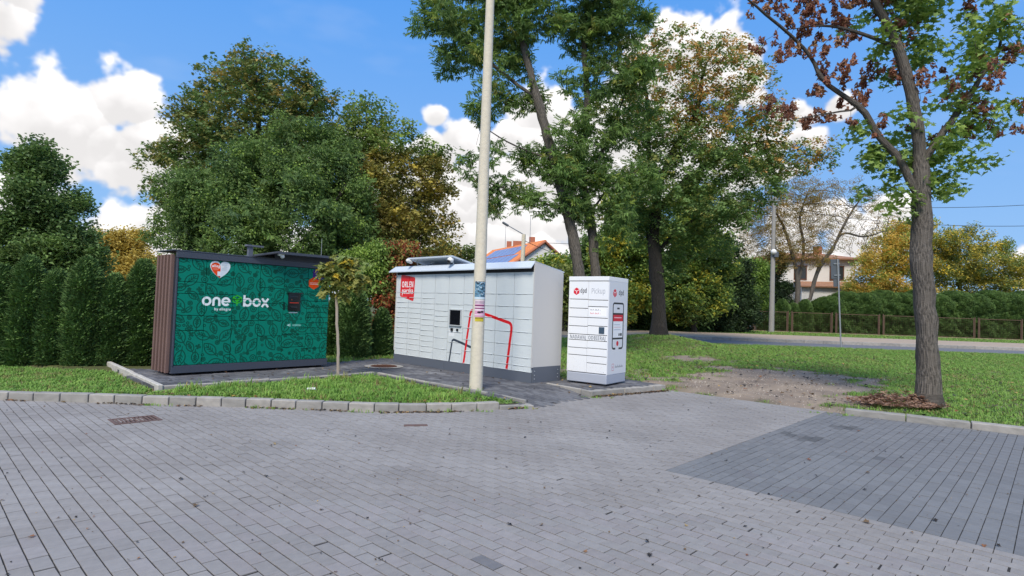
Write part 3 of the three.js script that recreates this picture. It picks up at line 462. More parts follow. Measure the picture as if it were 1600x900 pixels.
// --- long grey locker
function makeGreyLocker() {
  const W = 4.68, D = 0.86, T = thing('parcel_locker', 'long light grey parcel locker with red line drawing and solar panel on top', 'parcel locker', [-2.9, 0.1, -14.58], -44.5 * D2R);
  const y0 = 0.2, y1 = 2.17;
  const tex = canvasTex(2048, Math.round(2048 * (y1 - y0) / W), (g, w, h) => {
    const s = w / W, X = (m) => m * s, Y = (m) => h - (m - 0.1 - y0) * s;
    g.fillStyle = '#d3d9da'; g.fillRect(0, 0, w, h);
    const r = mulberry(3); for (let i = 0; i < 900; i++) { const yy = h - Math.abs(r() + r() + r() - 1.5) * 0.2 * h; g.globalAlpha = 0.05 + 0.08 * r(); g.fillStyle = '#75695a'; g.beginPath(); g.arc(r() * w, yy, 1.5 + 3.5 * r(), 0, 7); g.fill(); } for (let i = 0; i < 500; i++) { g.globalAlpha = 0.02; g.fillStyle = r() > 0.5 ? '#ffffff' : '#8a98a4'; g.fillRect(r() * w, r() * h, 20 + 160 * r(), 2 + 10 * r()); } g.globalAlpha = 1;
    g.lineJoin = 'round'; g.lineCap = 'butt';
    g.strokeStyle = '#3b4450'; g.lineWidth = 0.052 * s; g.beginPath(); g.moveTo(X(2.175), Y(0.28)); g.lineTo(X(2.255), Y(0.72)); g.quadraticCurveTo(X(2.27), Y(0.81), X(2.36), Y(0.79)); g.lineTo(X(3.0), Y(0.648)); g.quadraticCurveTo(X(3.1), Y(0.62), X(3.09), Y(0.54)); g.lineTo(X(3.06), Y(0.28)); g.stroke();
    g.strokeStyle = '#dd1722'; g.lineWidth = 0.062 * s; g.beginPath(); g.moveTo(X(2.67), Y(0.28)); g.lineTo(X(2.84), Y(1.36)); g.quadraticCurveTo(X(2.86), Y(1.49), X(2.98), Y(1.466)); g.lineTo(X(4.02), Y(1.25)); g.quadraticCurveTo(X(4.11), Y(1.225), X(4.1), Y(1.11)); g.lineTo(X(4.0), Y(0.28)); g.stroke();
    // red sign, a leaning rhombus with rounded corners
    const q = [[0.2, 2.285], [0.79, 2.205], [0.755, 1.62], [0.175, 1.74]].map(([a, b]) => [X(a), Y(b)]);
    g.fillStyle = '#dd1420'; g.beginPath(); g.moveTo((q[0][0] + q[3][0]) / 2, (q[0][1] + q[3][1]) / 2); for (let i = 0; i < 4; i++) g.arcTo(q[i][0], q[i][1], q[(i + 1) % 4][0], q[(i + 1) % 4][1], 0.05 * s); g.closePath(); g.fill();
    g.fillStyle = '#f4f4f4'; g.font = 'bold ' + Math.round(0.2 * s) + 'px sans-serif';
    const put = (t, cx, y, wd) => { g.save(); g.translate(X(cx), Y(y)); const m = g.measureText(t).width; g.scale((wd * s) / m, 1); g.fillText(t, -m / 2, 0); g.restore(); };
    put('ORLEN', 0.485, 1.965, 0.49); g.font = 'bold ' + Math.round(0.19 * s) + 'px sans-serif'; put('paczka', 0.485, 1.805, 0.47);
    g.fillStyle = '#e6eaec'; g.fillRect(X(2.13), Y(1.0), 0.2 * s, 0.13 * s);
  });
  const doorMat = std({ map: tex, roughness: 0.36 });
  part(T, 'body', [bx(W - 0.03, 2.24, D - 0.05, W / 2, 1.16, -D / 2 - 0.01)], M.seam);
  part(T, 'side_wall', rawBoxWall(W, D), M.sideGrey);
  const left = part(T, 'side_wall', rawBoxWall(0.012, D), M.sideGrey); left.position.x = 0;
  part(T, 'back_wall', bx(W, 1.95, 0.02, W / 2, 1.2, -D - 0.01), M.sideGrey);
  part(T, 'base', [rb(2.0, 0.2, 0.03, 1.0, 0.1, 0.0, 0.004), rb(W - 2.005, 0.2, 0.03, 2.005 + (W - 2.005) / 2, 0.1, 0.0, 0.004)], M.baseGrey);
  const bs = part(T, 'side_base', rb(0.03, 0.31, D - 0.03, W - 0.003, 0.155, -D / 2 - 0.01, 0.004), M.baseGrey);
  for (const y of [0.08, 0.15, 0.23]) for (const z of [-0.07, -D + 0.09]) part(bs, numbered('bolt'), new THREE.CylinderGeometry(0.011, 0.011, 0.008, 8).rotateZ(Math.PI / 2).translate(W + 0.014, y, z), M.alu);
  const r = mulberry(77), cols = [0.015, 0.54, 1.055, 1.575, 2.08, 2.6, 3.12, 3.62, 4.14, 4.665];
  const right = [2.17, 1.725, 1.475, 1.23, 0.968, 0.716, 0.466, 0.305, 0.2], slim = [2.17, 1.73, 1.605, 1.485, 1.36, 1.24, 1.115, 0.99, 0.865, 0.74, 0.61, 0.48, 0.35, 0.2];
  const rows = [slim, slim, [2.17, 1.73, 1.6, 1.475, 1.35, 1.22, 1.1, 0.97, 0.845, 0.72, 0.595, 0.47, 0.345, 0.2], [2.17, 1.73, 1.48, 1.32, 1.2, 1.085, 0.955, 0.7, 0.45, 0.2], [2.17, 1.73, 1.47, 0.86, 0.63, 0.4, 0.2], [2.17, 1.73, 1.48, 1.35, 1.22, 0.97, 0.72, 0.47, 0.2], right, right, right];
  const plain = std({ color: 0xdce1e2, roughness: 0.36 });
  for (let c = 0; c < 9; c++) for (let i = 0; i < rows[c].length - 1; i++) {
    const xa = cols[c], xb = cols[c + 1], ya = rows[c][i + 1], yb = rows[c][i], w = xb - xa - 0.011, h = yb - ya - 0.0055, cx = (xa + xb) / 2, cy = (ya + yb) / 2;
    const m = part(T, numbered('locker_door'), bowedDoor(w, h, 0.04, planar(cx, cy, 0, y0, W, y1 - y0), 0.008 * (0.6 + 0.8 * r()), -0.006 / h * (0.2 + 0.8 * r())), doorMat); m.position.set(cx, cy, 0.014);
    part(m, 'door_lip', (() => { const g = new THREE.CylinderGeometry(0.006, 0.006, w * 0.55, 6, 1).rotateZ(Math.PI / 2).translate((r() - 0.5) * w * 0.3, -h / 2 + 0.007, 0.0045); return g; })(), plain);
  }
  const s = part(T, 'screen', bx(0.37, 0.33, 0.012, 2.365, 1.19, 0.03), M.screen);
  part(s, 'screen_frame', [bx(0.41, 0.02, 0.04, 2.365, 1.365, 0.03), bx(0.41, 0.02, 0.04, 2.365, 1.015, 0.03), bx(0.02, 0.33, 0.04, 2.17, 1.19, 0.03), bx(0.02, 0.33, 0.04, 2.56, 1.19, 0.03)], M.lightGrey);
  part(T, 'scanner', [bx(0.07, 0.065, 0.02, 2.25, 0.92, 0.03)], M.black); part(T, 'card_reader', [bx(0.055, 0.05, 0.02, 2.44, 0.92, 0.03)], M.black);
  // roof with a slanted visor along the front
  const q = (pts, th) => { const pos = [], dn = pts.map((p) => [p[0], p[1] - th, p[2]]), F = (a, b, c, d) => pos.push(...a, ...b, ...c, ...a, ...c, ...d); F(...pts); F(dn[3], dn[2], dn[1], dn[0]); for (let i = 0; i < 4; i++) { const j = (i + 1) % 4; F(pts[i], dn[i], dn[j], pts[j]); } return rawGeo(pos, new Array(pos.length / 3 * 2).fill(0)); };
  part(T, 'visor', [q([[-0.2, 2.252, 0.12], [W + 0.01, 2.252, 0.12], [W + 0.01, 2.385, 0.0], [-0.2 + 0.12, 2.385, 0.0]], 0.018), bx(W + 0.2, 0.022, 0.008, W / 2 - 0.095, 2.243, 0.118)], M.alu2);
  part(T, 'visor_underside', bx(W, 0.09, 0.02, W / 2, 2.215, -0.005), M.gap);
  part(T, 'roof', q([[-0.08, 2.379, -0.002], [W + 0.01, 2.379, -0.002], [W + 0.01, 2.228, -D - 0.03], [-0.08, 2.228, -D - 0.03]], 0.02), M.alu2);
  const P = part(T, 'solar_panel', q([[0.58, 2.575, 0.12], [2.28, 2.575, 0.12], [2.28, 2.39, -0.82], [0.58, 2.39, -0.82]], 0.035), M.alu2);
  part(P, 'solar_cells', q([[0.61, 2.58, 0.09], [2.25, 2.58, 0.09], [2.25, 2.395, -0.79], [0.61, 2.395, -0.79]], 0.008), M.solar);
  part(P, 'panel_support', [rod(V(0.75, 2.3, -0.12), V(0.75, 2.53, -0.02), 0.016), rod(V(2.1, 2.3, -0.12), V(2.1, 2.53, -0.02), 0.016), rod(V(0.8, 2.38, -0.02), V(1.3, 2.5, -0.3), 0.012)], M.alu);
  part(T, 'dome_camera', [new THREE.SphereGeometry(0.075, 16, 10).scale(1, 0.85, 1).translate(2.2, 2.475, 0.1)], M.camWhite);
  part(T, 'camera_lens', new THREE.SphereGeometry(0.05, 12, 8).translate(2.2, 2.445, 0.135), M.black);
  part(T, 'bullet_camera', [new THREE.CapsuleGeometry(0.045, 0.1, 4, 10).rotateX(1.3).translate(0.66, 2.49, 0.12)], M.camWhite);
  return T;
}
function rawBoxWall(x, D) { const sh = new THREE.Shape([new THREE.Vector2(-0.02, 0.3), new THREE.Vector2(-0.02, 2.376), new THREE.Vector2(D, 2.22), new THREE.Vector2(D, 0.3)]); return new THREE.ExtrudeGeometry(sh, { depth: 0.02, bevelEnabled: false }).rotateY(Math.PI / 2).translate(x - 0.01, 0, 0); }
M.alu2 = std({ color: C(0.58, 0.64, 0.71), roughness: 0.4, metalness: 0.05 });
makeGreyLocker();

// --- small white locker
function cubeLogo(g, x, y, R) {   // red hexagonal box mark with pale seams
  g.fillStyle = '#d4102e'; const p = (k, f = 1) => [x + R * f * Math.sin(k * 1.0472), y - R * f * Math.cos(k * 1.0472)];
  g.beginPath(); for (let k = 0; k < 6; k++) g[k ? 'lineTo' : 'moveTo'](...p(k)); g.closePath(); g.fill();
  g.strokeStyle = '#f2eef0'; g.lineWidth = R * 0.16; g.beginPath(); g.moveTo(...p(5, 0.95)); g.lineTo(x, y); g.lineTo(...p(1, 0.95)); g.moveTo(x, y); g.lineTo(x, y + R * 0.6); g.stroke();
}
function makeWhiteLocker() {
  const W = 0.88, D = 0.84, T = thing('parcel_locker', 'small white parcel locker with a phone drawn on its side, beside the long grey one', 'parcel locker', [1.88 - W * Math.cos(36 * D2R), 0.1, -11.21 - W * Math.sin(36 * D2R)], -36 * D2R);
  const y0 = 0.22, y1 = 2.11;
  const pxm = 900;
  const text = (g, t, x, y, size, wd, col, bold = true) => { g.fillStyle = col; g.font = (bold ? 'bold ' : '') + Math.round(size) + 'px sans-serif'; g.save(); g.translate(x, y); const m = g.measureText(t).width; g.scale(wd / m, 1); g.fillText(t, 0, 0); g.restore(); };
  const front = canvasTex(800, 1720, (g, w, h) => {
    const s = w / W, Y = (m) => h - (m - y0) * s;
    g.fillStyle = '#e9ebee'; g.fillRect(0, 0, w, h); const dr = mulberry(9); for (let i = 0; i < 420; i++) { g.globalAlpha = 0.05 + 0.08 * dr(); g.fillStyle = '#75695a'; g.beginPath(); g.arc(dr() * w, h - Math.abs(dr() + dr() + dr() - 1.5) * 0.16 * h, 2 + 4 * dr(), 0, 7); g.fill(); } g.globalAlpha = 1;
    cubeLogo(g, 0.17 * s, Y(1.83), 0.075 * s); text(g, 'dpd', 0.255 * s, Y(1.80), 0.13 * s, 0.15 * s, '#4a4648');
    text(g, 'Pickup', 0.5 * s, Y(1.79), 0.145 * s, 0.31 * s, '#a4a8b1', false);
    g.fillStyle = '#f4f4f6'; g.fillRect(0.475 * s, Y(1.51), 0.37 * s, 0.155 * s);
    g.strokeStyle = '#8b8f97'; g.lineWidth = 7; const scrib = (x, y, n, col, dx = 17) => { g.strokeStyle = col; g.beginPath(); for (let i = 0; i < n; i++) if (i % 6 !== 4) { g.moveTo(x + i * dx, y); g.lineTo(x + i * dx, y - 24 + 8 * (i % 3)); g.lineTo(x + i * dx + 9, y - 12); } g.stroke(); };
    scrib(0.5 * s, Y(1.455), 12, '#8d9098'); scrib(0.5 * s, Y(1.385), 12, '#d8707c');
    text(g, 'NADAWAJ', 0.045 * s, Y(0.882), 0.105 * s, 0.375 * s, '#83878f'); text(g, 'ODBIERAJ', 0.46 * s, Y(0.882), 0.105 * s, 0.385 * s, '#83878f');
    g.fillStyle = '#9ba0a8'; g.fillRect(0.81 * s, Y(0.27), 10, 14);
  });
  const side = canvasTex(760, 1720, (g, w, h) => {
    const s = w / D, Y = (m) => h - (m - y0) * s;
    g.fillStyle = '#dddfe3'; g.fillRect(0, 0, w, h);
    cubeLogo(g, 0.25 * s, Y(1.82), 0.085 * s); text(g, 'dpd', 0.42 * s, Y(1.79), 0.14 * s, 0.24 * s, '#4a4648');
    g.strokeStyle = '#16161b'; g.lineWidth = 0.036 * s; g.beginPath(); g.moveTo(0.335 * s, Y(0.72)); g.lineTo(0.25 * s, Y(0.72)); g.quadraticCurveTo(0.19 * s, Y(0.72), 0.19 * s, Y(0.8)); g.lineTo(0.19 * s, Y(1.55)); g.quadraticCurveTo(0.19 * s, Y(1.62), 0.25 * s, Y(1.62)); g.lineTo(0.6 * s, Y(1.62)); g.quadraticCurveTo(0.66 * s, Y(1.62), 0.66 * s, Y(1.55)); g.lineTo(0.66 * s, Y(0.8)); g.quadraticCurveTo(0.66 * s, Y(0.72), 0.6 * s, Y(0.72)); g.lineTo(0.48 * s, Y(0.72)); g.stroke();
    g.beginPath(); g.moveTo(0.19 * s, Y(1.41)); g.lineTo(0.66 * s, Y(1.41)); g.moveTo(0.19 * s, Y(0.92)); g.lineTo(0.66 * s, Y(0.92)); g.stroke();
    g.fillStyle = '#16161b'; g.fillRect(0.37 * s, Y(1.535), 0.11 * s, 0.032 * s);
    g.fillStyle = '#d21a32'; g.fillRect(0.208 * s, Y(1.392), 0.434 * s, 0.13 * s); g.fillStyle = '#f3b9c0'; g.fillRect(0.25 * s, Y(1.345), 0.33 * s, 0.02 * s);
    g.fillStyle = '#eef0f3'; g.fillRect(0.208 * s, Y(1.262), 0.434 * s, 0.325 * s); g.fillStyle = '#a9b2c6'; g.fillRect(0.25 * s, Y(1.2), 0.26 * s, 0.012 * s); g.fillRect(0.25 * s, Y(1.1), 0.3 * s, 0.012 * s); g.fillStyle = '#dcb0b8'; g.fillRect(0.25 * s, Y(1.15), 0.3 * s, 0.01 * s); g.fillStyle = '#3a3a40'; g.fillRect(0.46 * s, Y(1.02), 0.05 * s, 0.05 * s); g.fillRect(0.53 * s, Y(1.025), 0.08 * s, 0.055 * s);
    g.fillStyle = '#d21a32'; g.beginPath(); g.ellipse(0.42 * s, Y(0.82), 0.05 * s, 0.05 * s, 0, 0, 7); g.fill();
    g.strokeStyle = '#c8404e'; g.lineWidth = 7; g.beginPath(); g.roundRect(0.2 * s, Y(0.42), 0.09 * s, 0.13 * s, 18); g.stroke(); g.beginPath(); g.arc(0.245 * s, Y(0.355), 13, 0, 7); g.stroke();
    g.strokeStyle = '#7d7f86'; g.lineWidth = 8; g.beginPath(); for (let i = 0; i < 13; i++) { g.moveTo((0.345 + 0.028 * i) * s, Y(0.335)); g.lineTo((0.345 + 0.028 * i) * s, Y(0.365 + 0.02 * (i % 3 === 1))); g.lineTo((0.36 + 0.028 * i) * s, Y(0.345)); } g.stroke();
  });
  const fm = std({ map: front, roughness: 0.4 }), sm = std({ map: side, roughness: 0.42 });
  part(T, 'body', bx(W - 0.02, 1.9, D - 0.04, W / 2, 0.22 + 0.94, -D / 2 - 0.01), M.gap);
  const sw = part(T, 'side_wall', panelGeo(D, 1.9, 0.02, 0.004, planar(D / 2, y0 + 0.945, 0, y0, D, y1 - y0)), sm); sw.rotation.y = Math.PI / 2; sw.position.set(W + 0.006, y0 + 0.945, -D / 2 - 0.002);
  part(T, 'side_wall', bx(0.02, 1.89, D, 0.002, y0 + 0.945, -D / 2), M.white); part(T, 'back_wall', bx(W, 1.89, 0.02, W / 2, y0 + 0.945, -D - 0.006), M.white);
  part(T, 'roof', [rb(W + 0.016, 0.085, D + 0.03, W / 2, 2.083, -D / 2 + 0.005, 0.006)], M.white);
  part(T, 'base', rb(W + 0.006, 0.19, D + 0.015, W / 2, 0.125, -D / 2 + 0.002, 0.02, 2), M.dpdBase);
  for (const [x, z] of [[0.1, -0.1], [W - 0.1, -0.1], [0.1, -D + 0.1], [W - 0.1, -D + 0.1]]) part(T, numbered('foot'), new THREE.CylinderGeometry(0.03, 0.035, 0.04, 10).translate(x, 0.015, z), M.black);
  const L = [2.035, 1.66, 1.48, 1.3, 1.12, 0.99 - 0.02, 0.86, 0.72, 0.57, 0.225], Rr = [2.035, 1.655, 1.53, 1.325, 1.14, 0.985, 0.86, 0.71, 0.565, 0.425, 0.3 - 0.01, 0.225];
  const rr = mulberry(5), rowsL = [2.035, 1.67, 1.49, 1.31, 1.135, 0.975, 0.86, 0.705, 0.56, 0.225], rowsR = [2.035, 1.66, 1.53, 1.31, 1.15, 0.975, 0.86, 0.71, 0.56, 0.42, 0.225];
  for (const [xa, xb, rw] of [[0.005, 0.44, rowsL], [0.44, W - 0.005, rowsR]]) for (let i = 0; i < rw.length - 1; i++) {
    const w = xb - xa - 0.005, h = rw[i] - rw[i + 1] - 0.012, cx = (xa + xb) / 2, cy = (rw[i] + rw[i + 1]) / 2;
    const m = part(T, numbered('locker_door'), panelGeo(w, h, 0.03, 0.004, planar(cx, cy, 0, y0, W, y1 - y0), -0.012 * (0.4 + rr()), (rr() - 0.5) * 0.008), fm); m.position.set(cx, cy, 0.012);
  }
  part(T, 'keypad', rb(0.115, 0.125, 0.02, 0.755, 1.075, 0.02, 0.006), std({ color: C(0.05, 0.085, 0.13), roughness: 0.2 }));
  return T;
}
makeWhiteLocker();

// ------------------------------------------------------------------ concrete lamp post with torn posters
{
  const T = thing('lamp_post', 'tall cream concrete post with torn posters at the tip of the grass strip', 'lamp post', [-0.57, 0.06, -10.16]);
  const prof = []; for (let i = 0; i <= 24; i++) { const y = i * 0.4; prof.push(new THREE.Vector2(0.118 - 0.0062 * y, y)); } prof.push(new THREE.Vector2(0.001, 9.62));
  const g = new THREE.LatheGeometry(prof, 32); const uv = g.attributes.uv; for (let i = 0; i < uv.count; i++) uv.setXY(i, uv.getX(i), uv.getY(i) * 3);
  part(T, 'shaft', g, M.post);
  part(T, 'arm', [rod(V(0, 9.55, 0), V(0.5, 9.95, 0.2), 0.035), rod(V(0.5, 9.95, 0.2), V(1.3, 10.05, 0.5), 0.035)], M.steel); part(T, 'lamp_head', rb(0.6, 0.1, 0.22, 1.5, 10.05, 0.57, 0.04, 3), M.lightGrey);
  const poster = (y, h, a0, a1, draw, w = 220) => { const R = 0.1185 - 0.0062 * (y + h / 2) + 0.0025, t = canvasTex(w, Math.round(w * h / (R * (a1 - a0))), draw); const pg = new THREE.CylinderGeometry(R - 0.0031 * h, R + 0.0031 * h, h, 20, 1, true, a0, a1 - a0).translate(0, y + h / 2, 0); const m = part(T, numbered('poster'), pg, std({ map: t, roughness: 0.8, side: THREE.DoubleSide })); return m; };
  const r = mulberry(31);
  poster(1.62, 0.31, -0.75, 1.15, (c, w, h) => { c.fillStyle = '#5f8aa3'; c.fillRect(0, 0, w, h); for (let i = 0; i < 130; i++) { c.strokeStyle = ['#1b2530', '#2d5a73', '#b8ccd8', '#0f151b', '#27404f'][Math.floor(r() * 5)]; c.lineWidth = 4 + 16 * r(); c.beginPath(); const x = r() * w, y = r() * h * 0.85; c.moveTo(x, y); c.lineTo(x + 90 * (r() - 0.3), y + 24 * (r() - 0.5)); c.stroke(); } c.fillStyle = '#c5d6e0'; c.fillRect(0, h * 0.88, w, h * 0.12); }).userData.label = 'blue and black torn poster';
  poster(1.31, 0.295, -0.6, 1.15, (c, w, h) => { c.fillStyle = '#cf98b6'; c.fillRect(0, 0, w, h); c.fillStyle = '#e0d2da'; c.fillRect(0, 0, w, h * 0.24); c.fillStyle = '#6b2a55'; for (let i = 0; i < 9; i++) c.fillRect(10 + i * 24, h * 0.05, 10, h * 0.17); c.fillRect(0, h * 0.29, w, h * 0.07); c.fillRect(0, h * 0.46, w, h * 0.05); c.fillStyle = '#e0d3da'; c.fillRect(0, h * 0.38, w, h * 0.06); c.fillRect(0, h * 0.54, w, h * 0.08); c.fillStyle = '#1e1220'; c.beginPath(); c.ellipse(w * 0.42, h * 0.72, w * 0.18, h * 0.06, 0, 0, 7); c.ellipse(w * 0.7, h * 0.69, w * 0.15, h * 0.06, 0, 0, 7); c.fill(); c.fillStyle = '#e0d3da'; c.fillRect(0, h * 0.84, w, h * 0.05); }).userData.label = 'pink and white poster';
  poster(1.235, 0.07, -0.5, 0.95, (c, w, h) => { c.fillStyle = '#cdbb35'; c.fillRect(0, 0, w, h); c.fillStyle = '#1d1a10'; for (let i = 0; i < 8; i++) c.fillRect(8 + i * 27, 6, 15, h * 0.32); c.fillRect(30, h * 0.62, w * 0.6, 6); }).userData.label = 'yellow strip with black marks';
}

// ------------------------------------------------------------------ manhole, drain, small things on the paving
{
  const T = thing('manhole_cover', 'round rusty brown manhole cover in a pale concrete ring by the grey locker', 'manhole cover', [-2.87, 0.105, -13.32]);
  part(T, 'concrete_ring', new THREE.RingGeometry(0.3, 0.44, 40).rotateX(-Math.PI / 2).translate(0, 0.008, 0), M.kerb);
  const lid = part(T, 'lid', [new THREE.CylinderGeometry(0.3, 0.3, 0.03, 40).translate(0, 0.0, 0)], M.rust);
  part(lid, 'lid_ribs', Array.from({ length: 9 }, (_, i) => bx(2 * Math.sqrt(Math.max(0.001, 0.08 - ((i - 4) * 0.065) ** 2)), 0.006, 0.02, 0, 0.0175, (i - 4) * 0.065)), M.rust);
  const Dn = thing('drain_grate', 'rectangular dark drain grate in the yard by the front kerb', 'drain', [-4.6, 0, -7.22], 46 * D2R);
  part(Dn, 'frame', [bx(0.5, 0.012, 0.035, 0, 0.003, -0.17), bx(0.5, 0.012, 0.035, 0, 0.003, 0.17), bx(0.035, 0.012, 0.31, -0.23, 0.003, 0), bx(0.035, 0.012, 0.31, 0.23, 0.003, 0)], M.iron);
  part(Dn, 'bars', Array.from({ length: 9 }, (_, i) => bx(0.022, 0.01, 0.31, -0.18 + i * 0.045, 0.003, 0)), M.iron);
  part(Dn, 'well', bx(0.43, 0.005, 0.31, 0, -0.002, 0), M.black);
  const cap = new THREE.Mesh(rb(0.3, 0.012, 0.09, 0, 0, 0, 0.004), M.iron); cap.name = 'water_valve_cover'; cap.position.set(-1.17, 0.003, -7.48); cap.rotation.y = 0.25; scene.add(shade(cap)); tag(cap, 'small dark metal cover lying flush in the yard near the kerb', 'cover');
}
// ------------------------------------------------------------------ foliage
const leafMat = (name, rough = 0.8, trans = 0.45) => { const m = new THREE.MeshPhysicalMaterial({ color: 0xffffff, roughness: rough, transmission: trans, thickness: 0, side: THREE.DoubleSide, specularIntensity: 0.5 }); m.name = name; return m; };
const LEAF = leafMat('leaf'), NEEDLE = std({ color: 0xffffff, roughness: 0.9, side: THREE.DoubleSide }), GRASSM = leafMat('grass', 0.8, 0.3);
function leafInto(pos, p, d, n, L, W, fold = 0.15, droop = 0) {
  const s = V(0, 0, 0).crossVectors(d, n).normalize(), m = p.clone().addScaledVector(d, L * 0.45).addScaledVector(n, droop * 0.3 * L), t = p.clone().addScaledVector(d, L).addScaledVector(n, -droop * L);
  const a = m.clone().addScaledVector(s, W / 2).addScaledVector(n, fold * W), b = m.clone().addScaledVector(s, -W / 2).addScaledVector(n, fold * W);
  pos.push(p.x, p.y, p.z, a.x, a.y, a.z, t.x, t.y, t.z, p.x, p.y, p.z, t.x, t.y, t.z, b.x, b.y, b.z);
}
function mapleInto(pos, p, d, n, L) {   // a lobed leaf as a fan
  const s = V(0, 0, 0).crossVectors(d, n).normalize(), o = [[0, 0.02], [0.36, -0.08], [0.28, 0.2], [0.62, 0.42], [0.3, 0.5], [0.34, 0.72], [0.14, 0.66], [0, 1.05]], q = [];
  for (const [x, y] of o) q.push([x, y]); for (let i = o.length - 2; i > 0; i--) q.push([-o[i][0], o[i][1]]);
  const P = (x, y) => p.clone().addScaledVector(s, x * L).addScaledVector(d, y * L).addScaledVector(n, (Math.abs(x) * 0.35 - y * y * 0.22) * L), c = P(0, 0.35);
  for (let i = 0; i < q.length; i++) { const a = P(...q[i]), b = P(...q[(i + 1) % q.length]); pos.push(c.x, c.y, c.z, a.x, a.y, a.z, b.x, b.y, b.z); }
}
const dirOf = (r, up = 0) => { const a = r() * 6.283, y = (r() - 0.5) * 2 * (1 - Math.abs(up)) + up; return V(Math.cos(a), y, Math.sin(a)).normalize(); };
function sprayGeo(kind, seed) {
  const r = mulberry(seed), pos = [];
  const N = (d) => { const n = V((r() - 0.5) * 1.1, 1, (r() - 0.5) * 1.1).normalize(); return n.addScaledVector(d, -n.dot(d)).normalize(); };
  if (kind === 'oval') for (let i = 0; i < 12; i++) { const d = dirOf(r, -0.15), p = dirOf(r).multiplyScalar(0.21 * Math.cbrt(r())); leafInto(pos, p, d, N(d), 0.085 + 0.05 * r(), 0.045 + 0.025 * r(), 0.15, 0.2); }
  if (kind === 'ash') for (let i = 0; i < 4; i++) {
    const d = dirOf(r, -0.2), p = dirOf(r).multiplyScalar(0.12 * r()), n = N(d), s = V(0, 0, 0).crossVectors(d, n), l = 0.2 + 0.09 * r();
    for (let k = 1; k <= 5; k++) for (const e of [-1, 1]) { const q = p.clone().addScaledVector(d, (l * k) / 5.5).addScaledVector(n, -0.05 * (k / 5) ** 2), ld = d.clone().multiplyScalar(0.62).addScaledVector(s, e * 0.8).addScaledVector(n, -0.35).normalize(); leafInto(pos, q, ld, n, 0.1 + 0.03 * r(), 0.042, 0.15, 0.2); }
    leafInto(pos, p.clone().addScaledVector(d, l), d, n, 0.12, 0.034, 0.15, 0.2);
  }
  if (kind === 'maple') for (let i = 0; i < 8; i++) { const d = dirOf(r, -0.35), p = dirOf(r).multiplyScalar(0.22 * Math.cbrt(r())); mapleInto(pos, p, d, N(d), 0.11 + 0.06 * r()); }
  if (kind === 'youngMaple') for (let i = 0; i < 7; i++) { const d = dirOf(r, -0.3), p = dirOf(r).multiplyScalar(0.09 * Math.cbrt(r())); mapleInto(pos, p, d, N(d), 0.10 + 0.06 * r()); }
  if (kind === 'hang') for (let i = 0; i < 9; i++) { const d = V((r() - 0.5) * 0.9, -1, (r() - 0.5) * 0.9).normalize(), p = V((r() - 0.5) * 0.1, -0.14 * r(), (r() - 0.5) * 0.1); leafInto(pos, p, d, dirOf(r).cross(d).normalize(), 0.075 + 0.06 * r(), 0.035 + 0.03 * r(), 0.4, 0.4); }
  if (kind === 'far') for (let i = 0; i < 14; i++) { const d = dirOf(r, -0.1), p = dirOf(r).multiplyScalar(0.42 * Math.cbrt(r())); leafInto(pos, p, d, N(d), 0.15 + 0.09 * r(), 0.09 + 0.05 * r(), 0.15, 0.2); }
  if (kind === 'thuja') for (let i = 0; i < 20; i++) { const d = V((r() - 0.5) * 1.7, 0.1 + 0.75 * r(), 0.2 + 0.9 * r()).normalize(), p = V((r() - 0.5) * 0.14, (r() - 0.5) * 0.2, (r() - 0.7) * 0.12); leafInto(pos, p, d, dirOf(r).cross(d).normalize(), 0.05 + 0.05 * r(), 0.022 + 0.016 * r(), 0.1, 0.1); }
  return rawGeo(pos, null, null);
}
const SPRAYS = {}; for (const k of ['oval', 'ash', 'maple', 'youngMaple', 'hang', 'far', 'thuja']) SPRAYS[k] = sprayGeo(k, k.length * 7 + 3);

